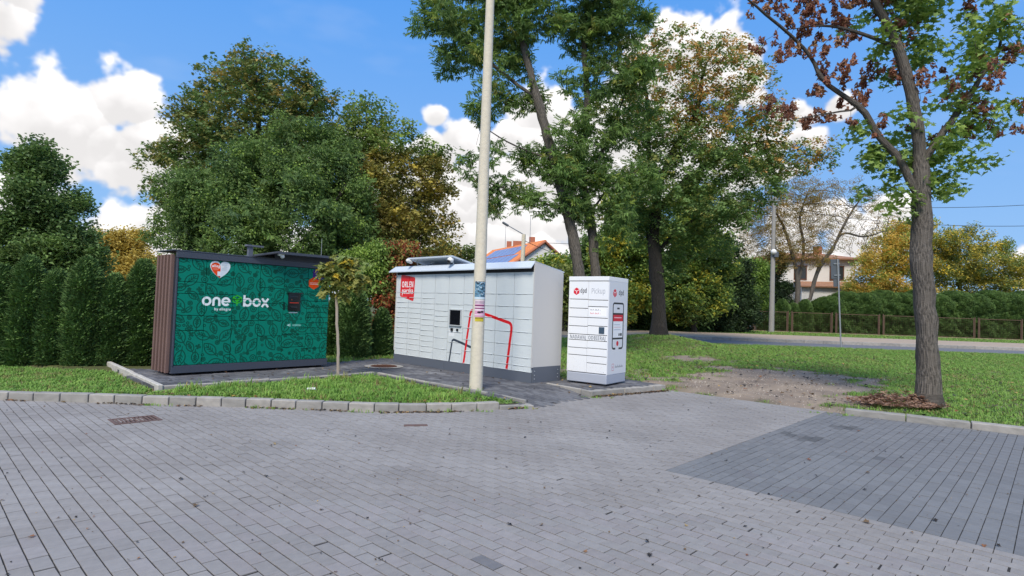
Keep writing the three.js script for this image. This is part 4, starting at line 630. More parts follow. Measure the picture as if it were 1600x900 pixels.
// Branches that grow towards points spread through the crown (space colonisation).
function grow(seed, stems, pts, o) {
  const r = mulberry(seed), P = [], par = [], stemOf = [];
  const near = (q) => { let b = 0, bd = 1e9; for (let i = 0; i < P.length; i++) { const d = P[i].distanceToSquared(q); if (d < bd) { bd = d; b = i; } } return b; };
  stems.forEach((line, si) => {
    let last = -1;
    if (si) last = near(line[0]); else { P.push(line[0].clone()); par.push(-1); stemOf.push(0); last = 0; }
    const curve = new THREE.CatmullRomCurve3(line), n = Math.max(2, Math.round(curve.getLength() / o.step));
    for (let i = 1; i <= n; i++) { const q = curve.getPoint(i / n); q.x += (r() - 0.5) * 0.12 * o.step; q.z += (r() - 0.5) * 0.12 * o.step; P.push(q); par.push(last); stemOf.push(si); last = P.length - 1; }
  });
  const nStem = P.length, A = pts.map((p) => ({ p, n: -1, d: 1e9 }));
  const inf2 = (o.inf ?? 4) ** 2, kill2 = (o.kill ?? o.step * 1.6) ** 2;
  let from = 0, alive = A;
  for (let it = 0; it < 120 && alive.length; it++) {
    const end = P.length;
    for (const a of alive) for (let i = from; i < end; i++) { const d = P[i].distanceToSquared(a.p); if (d < a.d) { a.d = d; a.n = i; } }
    from = end;
    alive = alive.filter((a) => a.d > kill2);
    const pull = new Map();
    for (const a of alive) if (a.d < inf2) { const v = a.p.clone().sub(P[a.n]).normalize(); if (pull.has(a.n)) pull.get(a.n).add(v); else pull.set(a.n, v); }
    if (!pull.size) break;
    for (const [i, v] of pull) { v.normalize(); v.x += (r() - 0.5) * 0.5; v.y += (r() - 0.5) * 0.4 + (o.droop ?? 0); v.z += (r() - 0.5) * 0.5; const q = P[i].clone().addScaledVector(v.normalize(), o.step); P.push(q); par.push(i); stemOf.push(-1); }
  }
  const n = P.length, w = new Float32Array(n), kids = Array.from({ length: n }, () => []);
  for (let i = n - 1; i >= 0; i--) { if (!w[i]) w[i] = 1; if (par[i] >= 0) { w[par[i]] += w[i]; kids[par[i]].push(i); } }
  const rad = new Float32Array(n), ex = o.exp ?? 0.58, top = Math.pow(w[0], ex);
  for (let i = 0; i < n; i++) rad[i] = o.tip + (o.R - o.tip) * ((Math.pow(w[i], ex) - 1) / (top - 1));
  return { P, par, kids, rad, w, nStem, stemOf };
}
function tubes(t, sel, sides, base) {   // chains of nodes as tapered tubes
  const pos = [], uv = [], idx = [], { P, kids, rad, par } = t;
  const done = new Uint8Array(P.length);
  const chain = (start, from) => {
    const c = from >= 0 ? [from] : []; let i = start; const later = [];
    while (i >= 0) { c.push(i); done[i] = 1; let best = -1; for (const k of kids[i]) if (best < 0 || rad[k] > rad[best] || (rad[k] === rad[best] && k < best)) best = k; for (const k of kids[i]) if (k !== best) later.push([k, i]); i = best; }
    if (sel(c, from)) {
      const b0 = pos.length / 3; let run = 0, u = V(1, 0, 0.3);
      const ns = rad[c[1] ?? c[0]] > 0.07 ? sides + 4 : rad[c[1] ?? c[0]] > 0.02 ? sides : 3;
      c.forEach((k, j) => {
        const d = P[c[Math.min(j + 1, c.length - 1)]].clone().sub(P[c[Math.max(j - 1, 0)]]).normalize();
        u = u.clone().addScaledVector(d, -u.dot(d)).normalize(); const v = V(0, 0, 0).crossVectors(d, u);
        let R = j === 0 && from >= 0 ? rad[start] : rad[k]; if (from < 0 && base) R *= 1 + base * Math.exp(-P[k].distanceTo(P[0]) / 0.35);
        if (j) run += P[k].distanceTo(P[c[j - 1]]);
        for (let s = 0; s <= ns; s++) { const a = (s / ns) * 6.283, rr = R * (1 + (R > 0.06 ? 0.16 * n3(P[k].x * 3 + Math.cos(a) * 1.6, P[k].y * 1.6, Math.sin(a) * 1.3) : 0)), q = P[k].clone().addScaledVector(u, Math.cos(a) * rr).addScaledVector(v, Math.sin(a) * rr); pos.push(q.x, q.y, q.z); uv.push((s / ns) * Math.max(1, Math.round(R * 6)), run * 0.9); }
      });
      for (let j = 0; j < c.length - 1; j++) for (let s = 0; s < ns; s++) { const a = b0 + j * (ns + 1) + s; idx.push(a, a + 1, a + ns + 1, a + 1, a + ns + 2, a + ns + 1); }
    }
    for (const [k, f] of later) chain(k, f);
  };
  chain(0, -1);
  return rawGeo(pos, uv, idx);
}
const inBall = (r) => { for (;;) { const v = V(r() * 2 - 1, r() * 2 - 1, r() * 2 - 1); if (v.lengthSq() < 1) return v; } };
// o: base (Vector3), stems (arrays of Vector3), blobs ([centre, radius vector, weight]), n attractors, leaves, spray, tint(p, rnd, blob) ...
function makeTree(name, label, category, group, o) {
  const T = thing(name, label, category, [o.base.x, o.base.y, o.base.z], 0, group), r = mulberry(o.seed);
  const loc = (v) => v.clone().sub(o.base);
  const blobs = o.blobs.map(([c, R, wt]) => ({ c: loc(c), R, w: (wt ?? 1) * R.x * R.y * R.z })), tot = blobs.reduce((s, b) => s + b.w, 0), pts = [];
  for (const b of blobs) for (let i = 0, n = Math.max(3, (o.n * b.w) / tot); i < n; i++) { const v = inBall(r); if (o.shell && v.length() < o.shell * r()) { i--; continue; } if (r() < 0.14) v.normalize().multiplyScalar(0.95 + 0.3 * r()); pts.push(v.multiply(b.R).add(b.c)); }
  const t = grow(o.seed + 1, o.stems.map((l) => l.map(loc)), pts, { step: o.step ?? 0.35, inf: o.inf ?? 5, kill: o.kill, tip: o.tip ?? 0.006, R: o.R, exp: o.exp, droop: o.droop ?? 0 });
  const main = (c) => t.rad[c[Math.min(1, c.length - 1)]] > (o.limb ?? 0.25) * o.R;
  part(T, 'trunk', tubes(t, main, o.sides ?? 6, o.flare ?? 0.5), o.bark);
  part(T, 'branches', tubes(t, (c) => !main(c), o.sides ?? 4, 0), o.twigMat ?? o.bark);
  const sites = [], cf = o.clumpF ?? 0.85; for (let i = t.nStem; i < t.P.length; i++) if (t.w[i] < (o.leafW ?? 8) && (o.clump === undefined || fbm3(t.P[i].x * cf + o.seed, t.P[i].y * cf, t.P[i].z * cf, 2) > o.clump)) sites.push(i);
  if (!sites.length) return T;
  for (const [kind, count, tint, size, jit] of o.leaves) {
    const list = [], q = new THREE.Quaternion(), e = new THREE.Euler(), kept = o.keep ? sites.filter((i) => o.keep(t.P[i], kind)) : sites;
    if (!kept.length) continue;
    for (let i = 0; i < count; i++) {
      const s = t.P[kept[Math.floor(r() * kept.length)]], p = inBall(r).multiplyScalar(jit ?? 0.35).add(s);
      e.set((r() - 0.5) * 0.9, r() * 6.283, (r() - 0.5) * 0.9); q.setFromEuler(e); const k = size * (0.75 + 0.5 * r());
      list.push([new THREE.Matrix4().compose(p, q, V(k, k, k)), tint(p.clone().add(o.base), r)]);
    }
    copies(T, o.crownName ?? 'crown', SPRAYS[kind], LEAF, list, 'stuff');
  }
  return T;
}
const mixC = (a, b, t) => C(lerp(a[0], b[0], t), lerp(a[1], b[1], t), lerp(a[2], b[2], t));
const KG = [1.68, 1.58, 1.5], G = { dark: [0.06, 0.115, 0.035], mid: [0.12, 0.2, 0.055], fresh: [0.2, 0.3, 0.06], olive: [0.22, 0.225, 0.06], yellow: [0.6, 0.48, 0.06], ochre: [0.4, 0.26, 0.07], brown: [0.22, 0.125, 0.06], rust: [0.36, 0.115, 0.04], red: [0.3, 0.07, 0.04], blue: [0.095, 0.165, 0.075] };
for (const k in G) G[k] = G[k].map((v, i) => v * KG[i]);
const patchy = (a, b, f, bias = 0, jitter = 0.35) => (p, r) => mixC(a, b, clamp(0.5 + bias + 0.9 * fbm3(p.x * f, p.y * f, p.z * f, 3) + jitter * (r() - 0.5), 0, 1)).multiplyScalar(0.75 + 0.5 * r());
const B = (px, py, rad, depth, dz = 0, sy = 1, wt = 1) => { const s = depth / 905, c = at(px, py, depth + dz); return [c, V(rad * s, rad * s * sy, rad * s * 0.9), wt]; };
const onGround = (px, depth) => { const p = at(px, 480, depth); p.y = rise(p.x, p.z); return p; };
const S = (depth, ...q) => q.map(([x, y, dz]) => at(x, y, depth + (dz ?? 0)));

// big trees behind the green locker
{
  const d = 20.5, b = onGround(395, d);
  makeTree('maple_tree', 'tallest tree on the left, thin brownish crown top rising above the green locker', 'tree', null, {
    seed: 101, clump: -0.1, base: b, R: 0.24, bark: M.bark, n: 1500, step: 0.32, tip: 0.006,
    stems: [[b, ...S(d, [400, 400], [398, 300], [405, 200], [400, 120])], S(d, [398, 330], [340, 250], [300, 190]), S(d, [400, 300], [460, 220], [490, 160])],
    blobs: [B(405, 100, 52, d, 0, 0.8), B(345, 135, 48, d, 0.5, 0.8), B(455, 130, 42, d, -0.5, 0.9), B(300, 190, 50, d), B(400, 180, 75, d), B(490, 180, 48, d), B(270, 250, 45, d), B(340, 245, 75, d), B(440, 250, 85, d), B(520, 225, 42, d), B(262, 320, 34, d)],
    leaves: [['maple', 5000, (p, r) => mixC(r() < 0.4 ? G.olive : G.mid, r() < 0.06 + 0.18 * sstep(6, 10, p.y) ? G.ochre : G.dark, r() * 0.75).multiplyScalar(0.95), 0.74, 0.5]],
  });
  const d2 = 18.3, b2 = onGround(430, d2);
  makeTree('ash_tree', 'broad dense bluish green tree close behind the green locker', 'tree', null, {
    seed: 102, clump: -0.07, clumpF: 0.65, base: b2, R: 0.2, bark: M.bark, n: 1900, step: 0.3, shell: 0.8,
    stems: [[b2, ...S(d2, [432, 430], [425, 360], [430, 290])], S(d2, [430, 440], [350, 380], [300, 340]), S(d2, [430, 420], [500, 350], [540, 290])],
    blobs: [B(285, 320, 46, d2), B(265, 385, 36, d2), B(330, 300, 55, d2, -0.6), B(325, 385, 55, d2, -0.8), B(400, 280, 70, d2), B(395, 370, 65, d2, -0.9), B(470, 265, 60, d2), B(475, 350, 65, d2, -0.8), B(535, 310, 50, d2, 0.4), B(535, 385, 50, d2, -0.4), B(450, 200, 40, d2, 0.5), B(520, 235, 36, d2, 0.5)],
    leaves: [['oval', 4200, patchy(G.dark, G.mid, 0.7, 0.2, 0.6), 0.9, 0.4], ['ash', 1700, patchy(G.blue, G.mid, 0.5, 0.2, 0.6), 0.75, 0.5], ['oval', 1300, patchy(G.mid, G.fresh, 0.8, 0.1, 0.6), 0.85, 0.55]],
  });
  const d3 = 21, b3 = onGround(610, d3);
  makeTree('maple_tree', 'yellowish brown tree between the two big lockers', 'tree', null, {
    seed: 103, clump: -0.12, base: b3, R: 0.2, bark: M.bark, n: 1500, step: 0.32,
    stems: [[b3, ...S(d3, [612, 420], [600, 330], [590, 250], [580, 205])], S(d3, [608, 380], [660, 310], [700, 250])],
    blobs: [B(578, 175, 36, d3, 0, 1.1), B(560, 230, 50, d3), B(610, 235, 46, d3, -0.5), B(640, 285, 58, d3), B(575, 310, 60, d3, -0.7), B(690, 300, 34, d3), B(655, 350, 44, d3), B(600, 385, 60, d3, -0.4), B(690, 385, 32, d3), B(540, 380, 45, d3), B(665, 400, 40, d3)],
    leaves: [['maple', 3600, (p, r) => { const t = clamp(0.45 + fbm3(p.x * 0.6, p.y * 0.6, p.z * 0.6, 3) * 1.3 + 0.15 * (p.x + 4.5), 0, 1); return (p.y > 6.9 ? mixC(G.fresh, G.mid, r()) : mixC(G.olive, r() < 0.3 ? G.yellow : G.ochre, t * (0.1 + 0.45 * r()))).multiplyScalar(0.95); }, 0.7, 0.5], ['oval', 1200, patchy(G.dark, G.olive, 0.6, 0, 0.5), 1.0, 0.32]],
  });
}
// pair of ash trees behind the lockers in the middle
{
  const d = 18, tint = (p, r) => (r() < 0.12 ? mixC(G.olive, G.fresh, r()) : patchy(G.dark, G.mid, 0.55, 0.3, 0.6)(p, r)).multiplyScalar(1.12);
  const b1 = onGround(913, d);
  makeTree('ash_tree', 'leaning ash tree with feathery leaves, left trunk of the pair behind the white locker', 'tree', 'ash trees in the middle', {
    seed: 111, clump: -0.24, base: b1, R: 0.17, bark: M.barkGrey, n: 1300, step: 0.3, limb: 0.3, droop: -0.06,
    stems: [[b1, ...S(d, [905, 425], [886, 330], [857, 220], [828, 110], [803, 0], [792, -90])], S(d, [862, 250], [800, 225], [740, 190]), S(d, [845, 160], [780, 110], [720, 60]), S(d, [884, 330], [830, 310], [775, 290], [735, 280])],
    blobs: [B(690, 25, 42, d, -0.6, 0.8), B(745, 20, 52, d), B(730, 80, 44, d, -0.4, 0.7), B(805, 20, 50, d), B(790, 85, 42, d, 0.5, 0.7), B(850, 20, 42, d), B(700, 95, 24, d), B(765, 150, 36, d, -0.5, 0.7), B(815, 150, 34, d, 0.4, 0.8), B(775, 235, 30, d, 0, 0.9), B(725, 235, 26, d, 0.3, 0.9), B(845, 255, 42, d, 0.5), B(795, 290, 32, d, 0, 0.7), B(850, 320, 34, d, -0.5, 0.7), B(760, 320, 22, d, 0.4, 0.8), B(765, -60, 70, d), B(690, -50, 40, d), B(840, -60, 50, d)],
    leaves: [['ash', 2300, tint, 0.8, 0.34]], leafW: 7,
  });
  const b2 = onGround(940, d + 0.4);
  makeTree('ash_tree', 'upright ash tree with feathery leaves, right trunk of the pair behind the white locker', 'tree', 'ash trees in the middle', {
    seed: 112, clump: -0.24, base: b2, R: 0.15, bark: M.barkGrey, n: 1300, step: 0.3, limb: 0.3, droop: -0.06,
    stems: [[b2, ...S(d + 0.4, [931, 430], [921, 335], [908, 270], [917, 160], [913, 60], [925, -70])], S(d + 0.4, [912, 290], [950, 220], [975, 150]), S(d + 0.4, [918, 340], [955, 290], [985, 270])],
    blobs: [B(920, 40, 50, d, 0.4), B(975, 20, 40, d), B(985, 100, 40, d), B(900, 130, 36, d, 0, 0.9), B(950, 160, 44, d, 0.5), B(895, 205, 36, d, -0.4, 0.8), B(960, 220, 42, d, 0.6), B(885, 270, 34, d, -0.4, 0.8), B(940, 285, 44, d, 0.5), B(895, 325, 34, d, 0, 0.6), B(960, 330, 36, d), B(990, 275, 36, d, 0.5), B(1000, 190, 34, d, 0.5), B(935, 375, 26, d, 0.4, 0.8), B(930, -60, 70, d)],
    leaves: [['ash', 2400, tint, 0.8, 0.34]], leafW: 7,
  });
}
// maple on the grassy mound
{
  const d = 24, b = onGround(1031, d); b.y -= 0.05;
  makeTree('maple_tree', 'dark-trunked maple on the grassy mound behind the white locker, crown thinning to brown', 'tree', null, {
    seed: 121, clump: -0.26, base: b, R: 0.28, bark: M.barkDark, n: 3400, step: 0.3, flare: 0.6, limb: 0.22,
    stems: [[b, ...S(d, [1027, 440], [1021, 370], [1026, 300], [1014, 240], [1012, 170], [1000, 90])], S(d, [1026, 300], [1050, 240], [1085, 180], [1100, 110]), S(d, [1024, 330], [1075, 280], [1140, 240], [1200, 220]), S(d, [1022, 400], [1060, 360], [1110, 330])],
    blobs: [B(1000, 120, 46, d), B(1010, 200, 50, d), B(1045, 60, 34, d, 0, 0.9), B(1085, 80, 46, d), B(1130, 110, 50, d), B(1075, 150, 50, d), B(1170, 120, 34, d), B(1190, 180, 44, d), B(1130, 200, 56, d), B(1065, 240, 50, d), B(1010, 285, 44, d, -0.6), B(1110, 265, 52, d, -0.5, 0.8), B(1170, 260, 52, d, 0, 0.7), B(1225, 250, 44, d, 0, 0.7), B(1270, 245, 34, d, 0, 0.8), B(1060, 320, 50, d, -0.7, 0.8), B(1130, 325, 48, d, -0.5, 0.6), B(1185, 310, 40, d, 0, 0.6), B(1000, 350, 36, d, 0.4), B(1085, 375, 38, d, 0.5), B(1120, 392, 28, d, 0.6, 0.8), B(1062, 410, 26, d, 0.6)],
    leaves: [['maple', 6400, (p, r) => { const hi = sstep(8.2, 11.6, p.y + 0.35 * (p.x - 6)), t = r(); return (t < hi * 0.42 ? mixC(G.ochre, G.brown, r() * 0.7) : t < 0.25 + hi * 0.5 ? mixC(G.olive, G.mid, r()) : mixC(G.dark, G.mid, 0.15 + r() * 0.85)).multiplyScalar(1.12); }, 0.72, 0.46]],
    keep: (p) => { const hi = sstep(7.5, 12, p.y + 0.35 * p.x); return (Math.abs(Math.sin(p.x * 91.7 + p.y * 57.1 + p.z * 13.3)) > hi * 0.62); },
  });
}
// near tree at the right edge with rusty hanging leaves
{
  const d = 10.6, b = onGround(1452, d); b.y = 0.05;
  makeTree('ash_leaved_maple', 'tree at the right edge with rust brown hanging bunches above green leaves', 'tree', null, {
    seed: 131, base: b, R: 0.17, exp: 0.62, bark: M.barkGrey, n: 1300, step: 0.2, kill: 0.3, limb: 0.2, tip: 0.004, leafW: 9,
    stems: [[b, ...S(d, [1448, 520], [1440, 400], [1440, 300], [1432, 190], [1402, 75], [1367, 0], [1345, -60])], S(d, [1441, 320], [1402, 245], [1380, 222], [1347, 172], [1288, 126], [1260, 80], [1180, 8, -0.4], [1120, -40, -0.5]), S(d, [1345, 170], [1290, 178], [1225, 190, 0.3]), S(d, [1400, 75], [1345, 52], [1290, 40], [1240, 45]), S(d, [1436, 260], [1500, 170], [1560, 80])],
    blobs: [B(1185, 20, 28, d, -0.4), B(1215, 70, 30, d, -0.3, 0.8), B(1180, 75, 22, d), B(1265, 40, 40, d), B(1300, 100, 36, d), B(1345, 30, 40, d, 0.4), B(1385, 60, 36, d), B(1260, 170, 40, d, 0.3, 0.7), B(1215, 165, 30, d, 0.3, 0.7), B(1320, 165, 32, d), B(1330, 215, 24, d, 0.2), B(1365, 130, 36, d, 0.5), B(1390, 190, 30, d), B(1385, 260, 34, d, 0.3), B(1370, 300, 26, d, 0.3, 0.9), B(1400, 310, 30, d), B(1440, 230, 50, d, 0.5), B(1490, 120, 60, d), B(1560, 60, 60, d), B(1430, 10, 50, d), B(1500, 250, 46, d), B(1560, 190, 44, d), B(1320, -50, 70, d), B(1450, -60, 80, d), B(1210, -40, 50, d)],
    leaves: [['hang', 1500, (p, r) => mixC([0.36, 0.14, 0.085], r() < 0.4 ? [0.45, 0.27, 0.14] : [0.24, 0.12, 0.075], r()).multiplyScalar(1.05), 0.6, 0.13], ['maple', 700, (p, r) => mixC(G.mid, G.fresh, r()), 0.75, 0.2]],
    keep: (p, kind) => { const px = 1452 + (p.x / 10.6) * 905, py = 480 - ((p.y - 1.5) / 10.6) * 905; const green = py > 175 && px > 1300 || px > 1395 && Math.sin(p.x * 31 + p.y * 17) > -0.3 || (py < 60 && px > 1330 && Math.sin(p.x * 77.7 + p.z * 5) > 0.6); return kind === 'hang' ? !green : green; },
  });
}
// bare walnut by the white house
{
  const d = 45, b = onGround(1243, d);
  makeTree('walnut_tree', 'nearly bare spreading tree before the white house, thin brown foliage left', 'tree', null, {
    seed: 141, base: b, R: 0.27, exp: 0.66, bark: M.barkGrey, n: 2600, step: 0.42, kill: 0.55, limb: 0.2, tip: 0.016, inf: 7, leafW: 6,
    stems: [[b, ...S(d, [1246, 440], [1236, 390], [1222, 350], [1205, 320])], S(d, [1247, 445], [1256, 390], [1250, 340], [1262, 300]), [at(1262, 480, d), ...S(d, [1280, 420], [1300, 390], [1318, 365], [1350, 370], [1385, 360])], S(d, [1300, 390], [1325, 340], [1345, 310])],
    blobs: [B(1190, 340, 40, d, 0, 0.9), B(1235, 320, 40, d), B(1285, 320, 40, d), B(1330, 325, 42, d), B(1370, 345, 34, d, 0, 0.8), B(1210, 390, 40, d, 0, 0.8), B(1270, 375, 36, d), B(1340, 380, 34, d, 0, 0.7), B(1170, 385, 26, d)],
    leaves: [['far', 3000, (p, r) => mixC(G.ochre, G.olive, r()).multiplyScalar(0.75), 0.5, 0.7]], keep: (p) => p.x < 2.4 || Math.sin(p.x * 91 + p.y * 37) > 0.5,
  });
}
// garden trees and bushes across the road, each its own
function bush(name, label, cat, group, px, depth, blobs, count, tint, seed, kind = 'far', extra = {}) {
  const b = onGround(px, depth);
  return makeTree(name, label, cat, group, { seed, base: b, R: extra.R ?? 0.16, bark: M.bark, n: extra.n ?? 420, step: 0.5, kill: 0.8, tip: 0.014, inf: 8, leafW: 12, stems: [[b, at(px, 470, depth), at(px, blobs[0][1] + 10, depth)]], blobs: blobs.map((q) => B(q[0], q[1], q[2], depth, q[3] ?? 0, q[4] ?? 1)), leaves: [[kind, count, tint, extra.size ?? 1, extra.jit ?? 0.55]], shell: 0.8, ...extra });
}
bush('garden_tree', 'tall yellow and green tree between the ash pair and the maple trunk', 'tree', null, 975, 35, [[985, 330, 38], [965, 390, 40], [1000, 400, 36], [975, 460, 40, 0, 0.9], [1010, 450, 34]], 2300, (p, r) => (r() < clamp(0.35 + fbm3(p.x * 0.5, p.y * 0.5, p.z * 0.5, 3), 0, 1) ? mixC([0.62, 0.52, 0.06], [0.3, 0.36, 0.05], r()) : mixC(G.mid, G.fresh, r())), 201);
bush('garden_tree', 'yellow-speckled green tree right of the maple trunk', 'tree', null, 1085, 36, [[1085, 330, 42], [1060, 380, 44], [1105, 385, 44], [1060, 450, 42, 0, 0.9], [1110, 450, 40], [1080, 480, 36, 0, 0.7]], 3000, (p, r) => (r() < clamp(0.12 + fbm3(p.x * 0.5 + 4, p.y * 0.5, p.z * 0.5, 3), 0, 1) ? mixC([0.62, 0.52, 0.06], G.fresh, r()) : mixC(G.dark, G.fresh, r() * 0.8)), 202);
bush('conifer_tree', 'dark conifer left of the grey utility pole', 'tree', null, 1148, 39, [[1148, 390, 16, 0, 1.3], [1146, 430, 26, 0, 1.2], [1148, 480, 34, 0, 0.9]], 1500, patchy([0.015, 0.03, 0.015], G.dark, 0.5, 0, 0.3), 203);
bush('garden_bush', 'small bright green tree just left of the utility pole', 'tree', null, 1178, 43, [[1178, 430, 20, 0, 1.2], [1174, 465, 24, 0, 1]], 800, patchy(G.mid, G.fresh, 0.6), 204);
bush('conifer_tree', 'slim dark conifer just behind the utility pole', 'tree', null, 1212, 46, [[1212, 420, 15, 0, 1.6], [1212, 465, 20, 0, 1.2]], 800, patchy([0.02, 0.04, 0.02], G.dark, 0.5, 0, 0.3), 205);
bush('garden_tree', 'golden yellow tree beyond the road sign', 'tree', null, 1385, 50, [[1385, 400, 40], [1360, 430, 36], [1420, 380, 44], [1345, 445, 24], [1410, 440, 40]], 1700, (p, r) => (r() < 0.6 ? mixC([0.7, 0.55, 0.12], G.ochre, r() * 0.6) : mixC(G.olive, G.fresh, r())).multiplyScalar(1.15), 206);
bush('garden_tree', 'round yellow-green tree right of the golden one, at the right margin', 'tree', null, 1500, 50, [[1500, 400, 50], [1470, 440, 40], [1550, 420, 50], [1590, 440, 40]], 2200, (p, r) => mixC(G.olive, r() < 0.4 ? G.yellow : G.mid, r()), 207);
bush('garden_tree', 'golden tree in the sun behind the left end of the green locker', 'tree', null, 205, 38, [[205, 380, 26], [180, 410, 30], [225, 410, 24], [150, 390, 30], [195, 440, 30]], 1800, (p, r) => mixC([0.72, 0.57, 0.13], [0.5, 0.4, 0.1], r()), 208);
bush('garden_tree', 'green tree on the left margin behind the hedge', 'tree', null, 70, 28, [[70, 330, 60], [20, 390, 60], [110, 400, 56], [50, 250, 40], [60, 450, 60]], 3400, patchy(G.dark, G.mid, 0.4, 0, 0.5), 209);
bush('garden_bush', 'leafy bush before the gable of the orange-roofed house', 'bush', null, 853, 33, [[853, 412, 16, 0, 1], [838, 425, 16], [870, 425, 18], [855, 450, 26]], 800, (p, r) => mixC(G.fresh, r() < 0.3 ? G.yellow : G.mid, r()), 210);
bush('garden_bush', 'yellowish bush between the grey and white lockers', 'bush', null, 885, 31, [[885, 440, 22], [878, 470, 22], [895, 485, 22]], 700, (p, r) => mixC(G.olive, G.mid, r()), 211);
bush('garden_tree', 'dark green tree filling the gap behind the ash trunks', 'tree', null, 925, 38, [[925, 400, 30], [905, 450, 32], [945, 460, 34], [925, 490, 30, 0, 0.7]], 1600, patchy(G.dark, G.mid, 0.5, 0, 0.5), 212);
bush('garden_tree', 'low green tree behind the roof of the long grey locker', 'tree', null, 700, 30, [[700, 420, 34], [660, 430, 34], [735, 440, 26]], 1300, patchy(G.dark, G.olive, 0.6, 0, 0.5), 213);
bush('red_shrub', 'reddish climbing shrub at the left end of the grey locker', 'shrub', null, 618, 17.2, [[625, 405, 24], [605, 440, 26], [628, 440, 20], [612, 480, 28, 0, 1.1], [600, 520, 28, 0, 1.1]], 1100, (p, r) => (r() < 0.42 ? mixC(G.rust, G.red, r()) : mixC(G.olive, r() < 0.4 ? G.ochre : G.mid, r())).multiplyScalar(0.8), 214, 'oval', { R: 0.05, step: 0.22, kill: 0.35, jit: 0.22, tip: 0.006 });
bush('green_shrub', 'bright green shrub above the hedge beside the young tree', 'shrub', null, 560, 17, [[565, 415, 26], [590, 405, 24], [545, 440, 24], [585, 445, 24]], 900, patchy(G.mid, G.fresh, 0.7, 0.1, 0.5), 215, 'oval', { R: 0.05, step: 0.22, kill: 0.35, jit: 0.22, tip: 0.006 });

bush('hedge_bush', 'dense dark shrub filling the space behind the white locker', 'shrub', null, 985, 38, [[985, 470, 34, 0, 0.8], [960, 490, 30, 0, 0.7], [1010, 492, 30, 0, 0.7]], 1300, patchy(G.dark, G.mid, 0.6, 0, 0.5), 221);
bush('hedge_bush', 'dense green shrub behind the maple trunk', 'shrub', null, 1050, 38, [[1050, 470, 34, 0, 0.8], [1035, 492, 30, 0, 0.7], [1080, 494, 30, 0, 0.7]], 1300, patchy(G.dark, G.mid, 0.6, 0.1, 0.5), 222);
bush('hedge_bush', 'dark shrub between the maple and the conifer across the road', 'shrub', null, 1115, 38.5, [[1115, 475, 32, 0, 0.8], [1100, 497, 26, 0, 0.7], [1140, 498, 26, 0, 0.7]], 1200, patchy([0.03, 0.05, 0.025], G.dark, 0.6, 0, 0.5), 223);
bush('hedge_bush', 'shrub seen low between the two lockers across the road', 'shrub', null, 905, 40, [[905, 480, 30, 0, 0.8], [880, 492, 26, 0, 0.7], [935, 490, 28, 0, 0.7]], 1000, patchy(G.dark, G.mid, 0.6, 0, 0.5), 224);

// young maple on the grass strip
{
  const d = 11.15, b = at(528, 591, d); b.y = 0.07;
  makeTree('young_tree', 'young thin-trunked tree with olive-yellow leaves on the grass strip', 'tree', null, {
    seed: 151, base: b, R: 0.028, bark: M.barkYoung, n: 170, step: 0.09, kill: 0.14, inf: 2, tip: 0.003, limb: 0.4, flare: 0.15, leafW: 40,
    stems: [[b, ...S(d, [528, 540], [526, 490], [527, 440], [531, 405])]],
    blobs: [B(533, 412, 16, d, 0, 0.9), B(515, 428, 19, d, 0, 0.8), B(550, 424, 20, d, 0, 0.8), B(530, 440, 24, d, 0, 0.7), B(506, 450, 13, d, 0, 0.8), B(566, 442, 16, d, 0, 0.8), B(535, 458, 20, d, 0, 0.5)],
    leaves: [['youngMaple', 190, (p, r) => mixC(G.olive, r() < 0.1 ? G.yellow : G.mid, r() * 0.85).multiplyScalar(1.0), 0.74, 0.12]],
  });
}
// thuja columns
function thuja(label, group, x, z, h, rad, seed, dark = 0, ex = 3.6) {
  const T = thing('thuja', label, 'thuja', [x, rise(x, z), z], 0, group), r = mulberry(seed), core = [], list = [];
  const R = (y, a) => rad * Math.pow(Math.max(0, 1 - (y / h) ** ex), 0.6) * (0.86 + 0.16 * n3(Math.cos(a) * 1.5 + seed, y * 1.3, Math.sin(a) * 1.5) + 0.13 * n3(Math.cos(a) * 4 + seed, y * 4.2, Math.sin(a) * 4));
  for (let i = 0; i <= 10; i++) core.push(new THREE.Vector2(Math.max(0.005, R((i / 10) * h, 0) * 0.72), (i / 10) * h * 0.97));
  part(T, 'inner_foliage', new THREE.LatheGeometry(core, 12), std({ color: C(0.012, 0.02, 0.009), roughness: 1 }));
  part(T, 'trunk', new THREE.CylinderGeometry(0.03, 0.05, 0.35, 7).translate(0, 0.1, 0), M.bark);
  const n = Math.round(950 * h * rad / 0.5), q = new THREE.Quaternion(), e = new THREE.Euler();
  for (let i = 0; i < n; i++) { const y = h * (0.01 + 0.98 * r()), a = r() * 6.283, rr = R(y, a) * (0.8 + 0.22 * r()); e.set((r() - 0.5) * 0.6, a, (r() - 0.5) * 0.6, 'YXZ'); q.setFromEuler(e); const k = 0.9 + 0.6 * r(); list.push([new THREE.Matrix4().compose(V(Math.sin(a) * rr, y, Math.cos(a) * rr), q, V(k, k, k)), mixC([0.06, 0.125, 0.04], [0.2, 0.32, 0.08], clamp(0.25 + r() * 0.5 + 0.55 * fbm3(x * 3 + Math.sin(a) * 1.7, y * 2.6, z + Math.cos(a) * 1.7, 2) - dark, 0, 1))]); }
  copies(T, 'foliage', SPRAYS.thuja, NEEDLE, list, 'stuff'); return T;
}
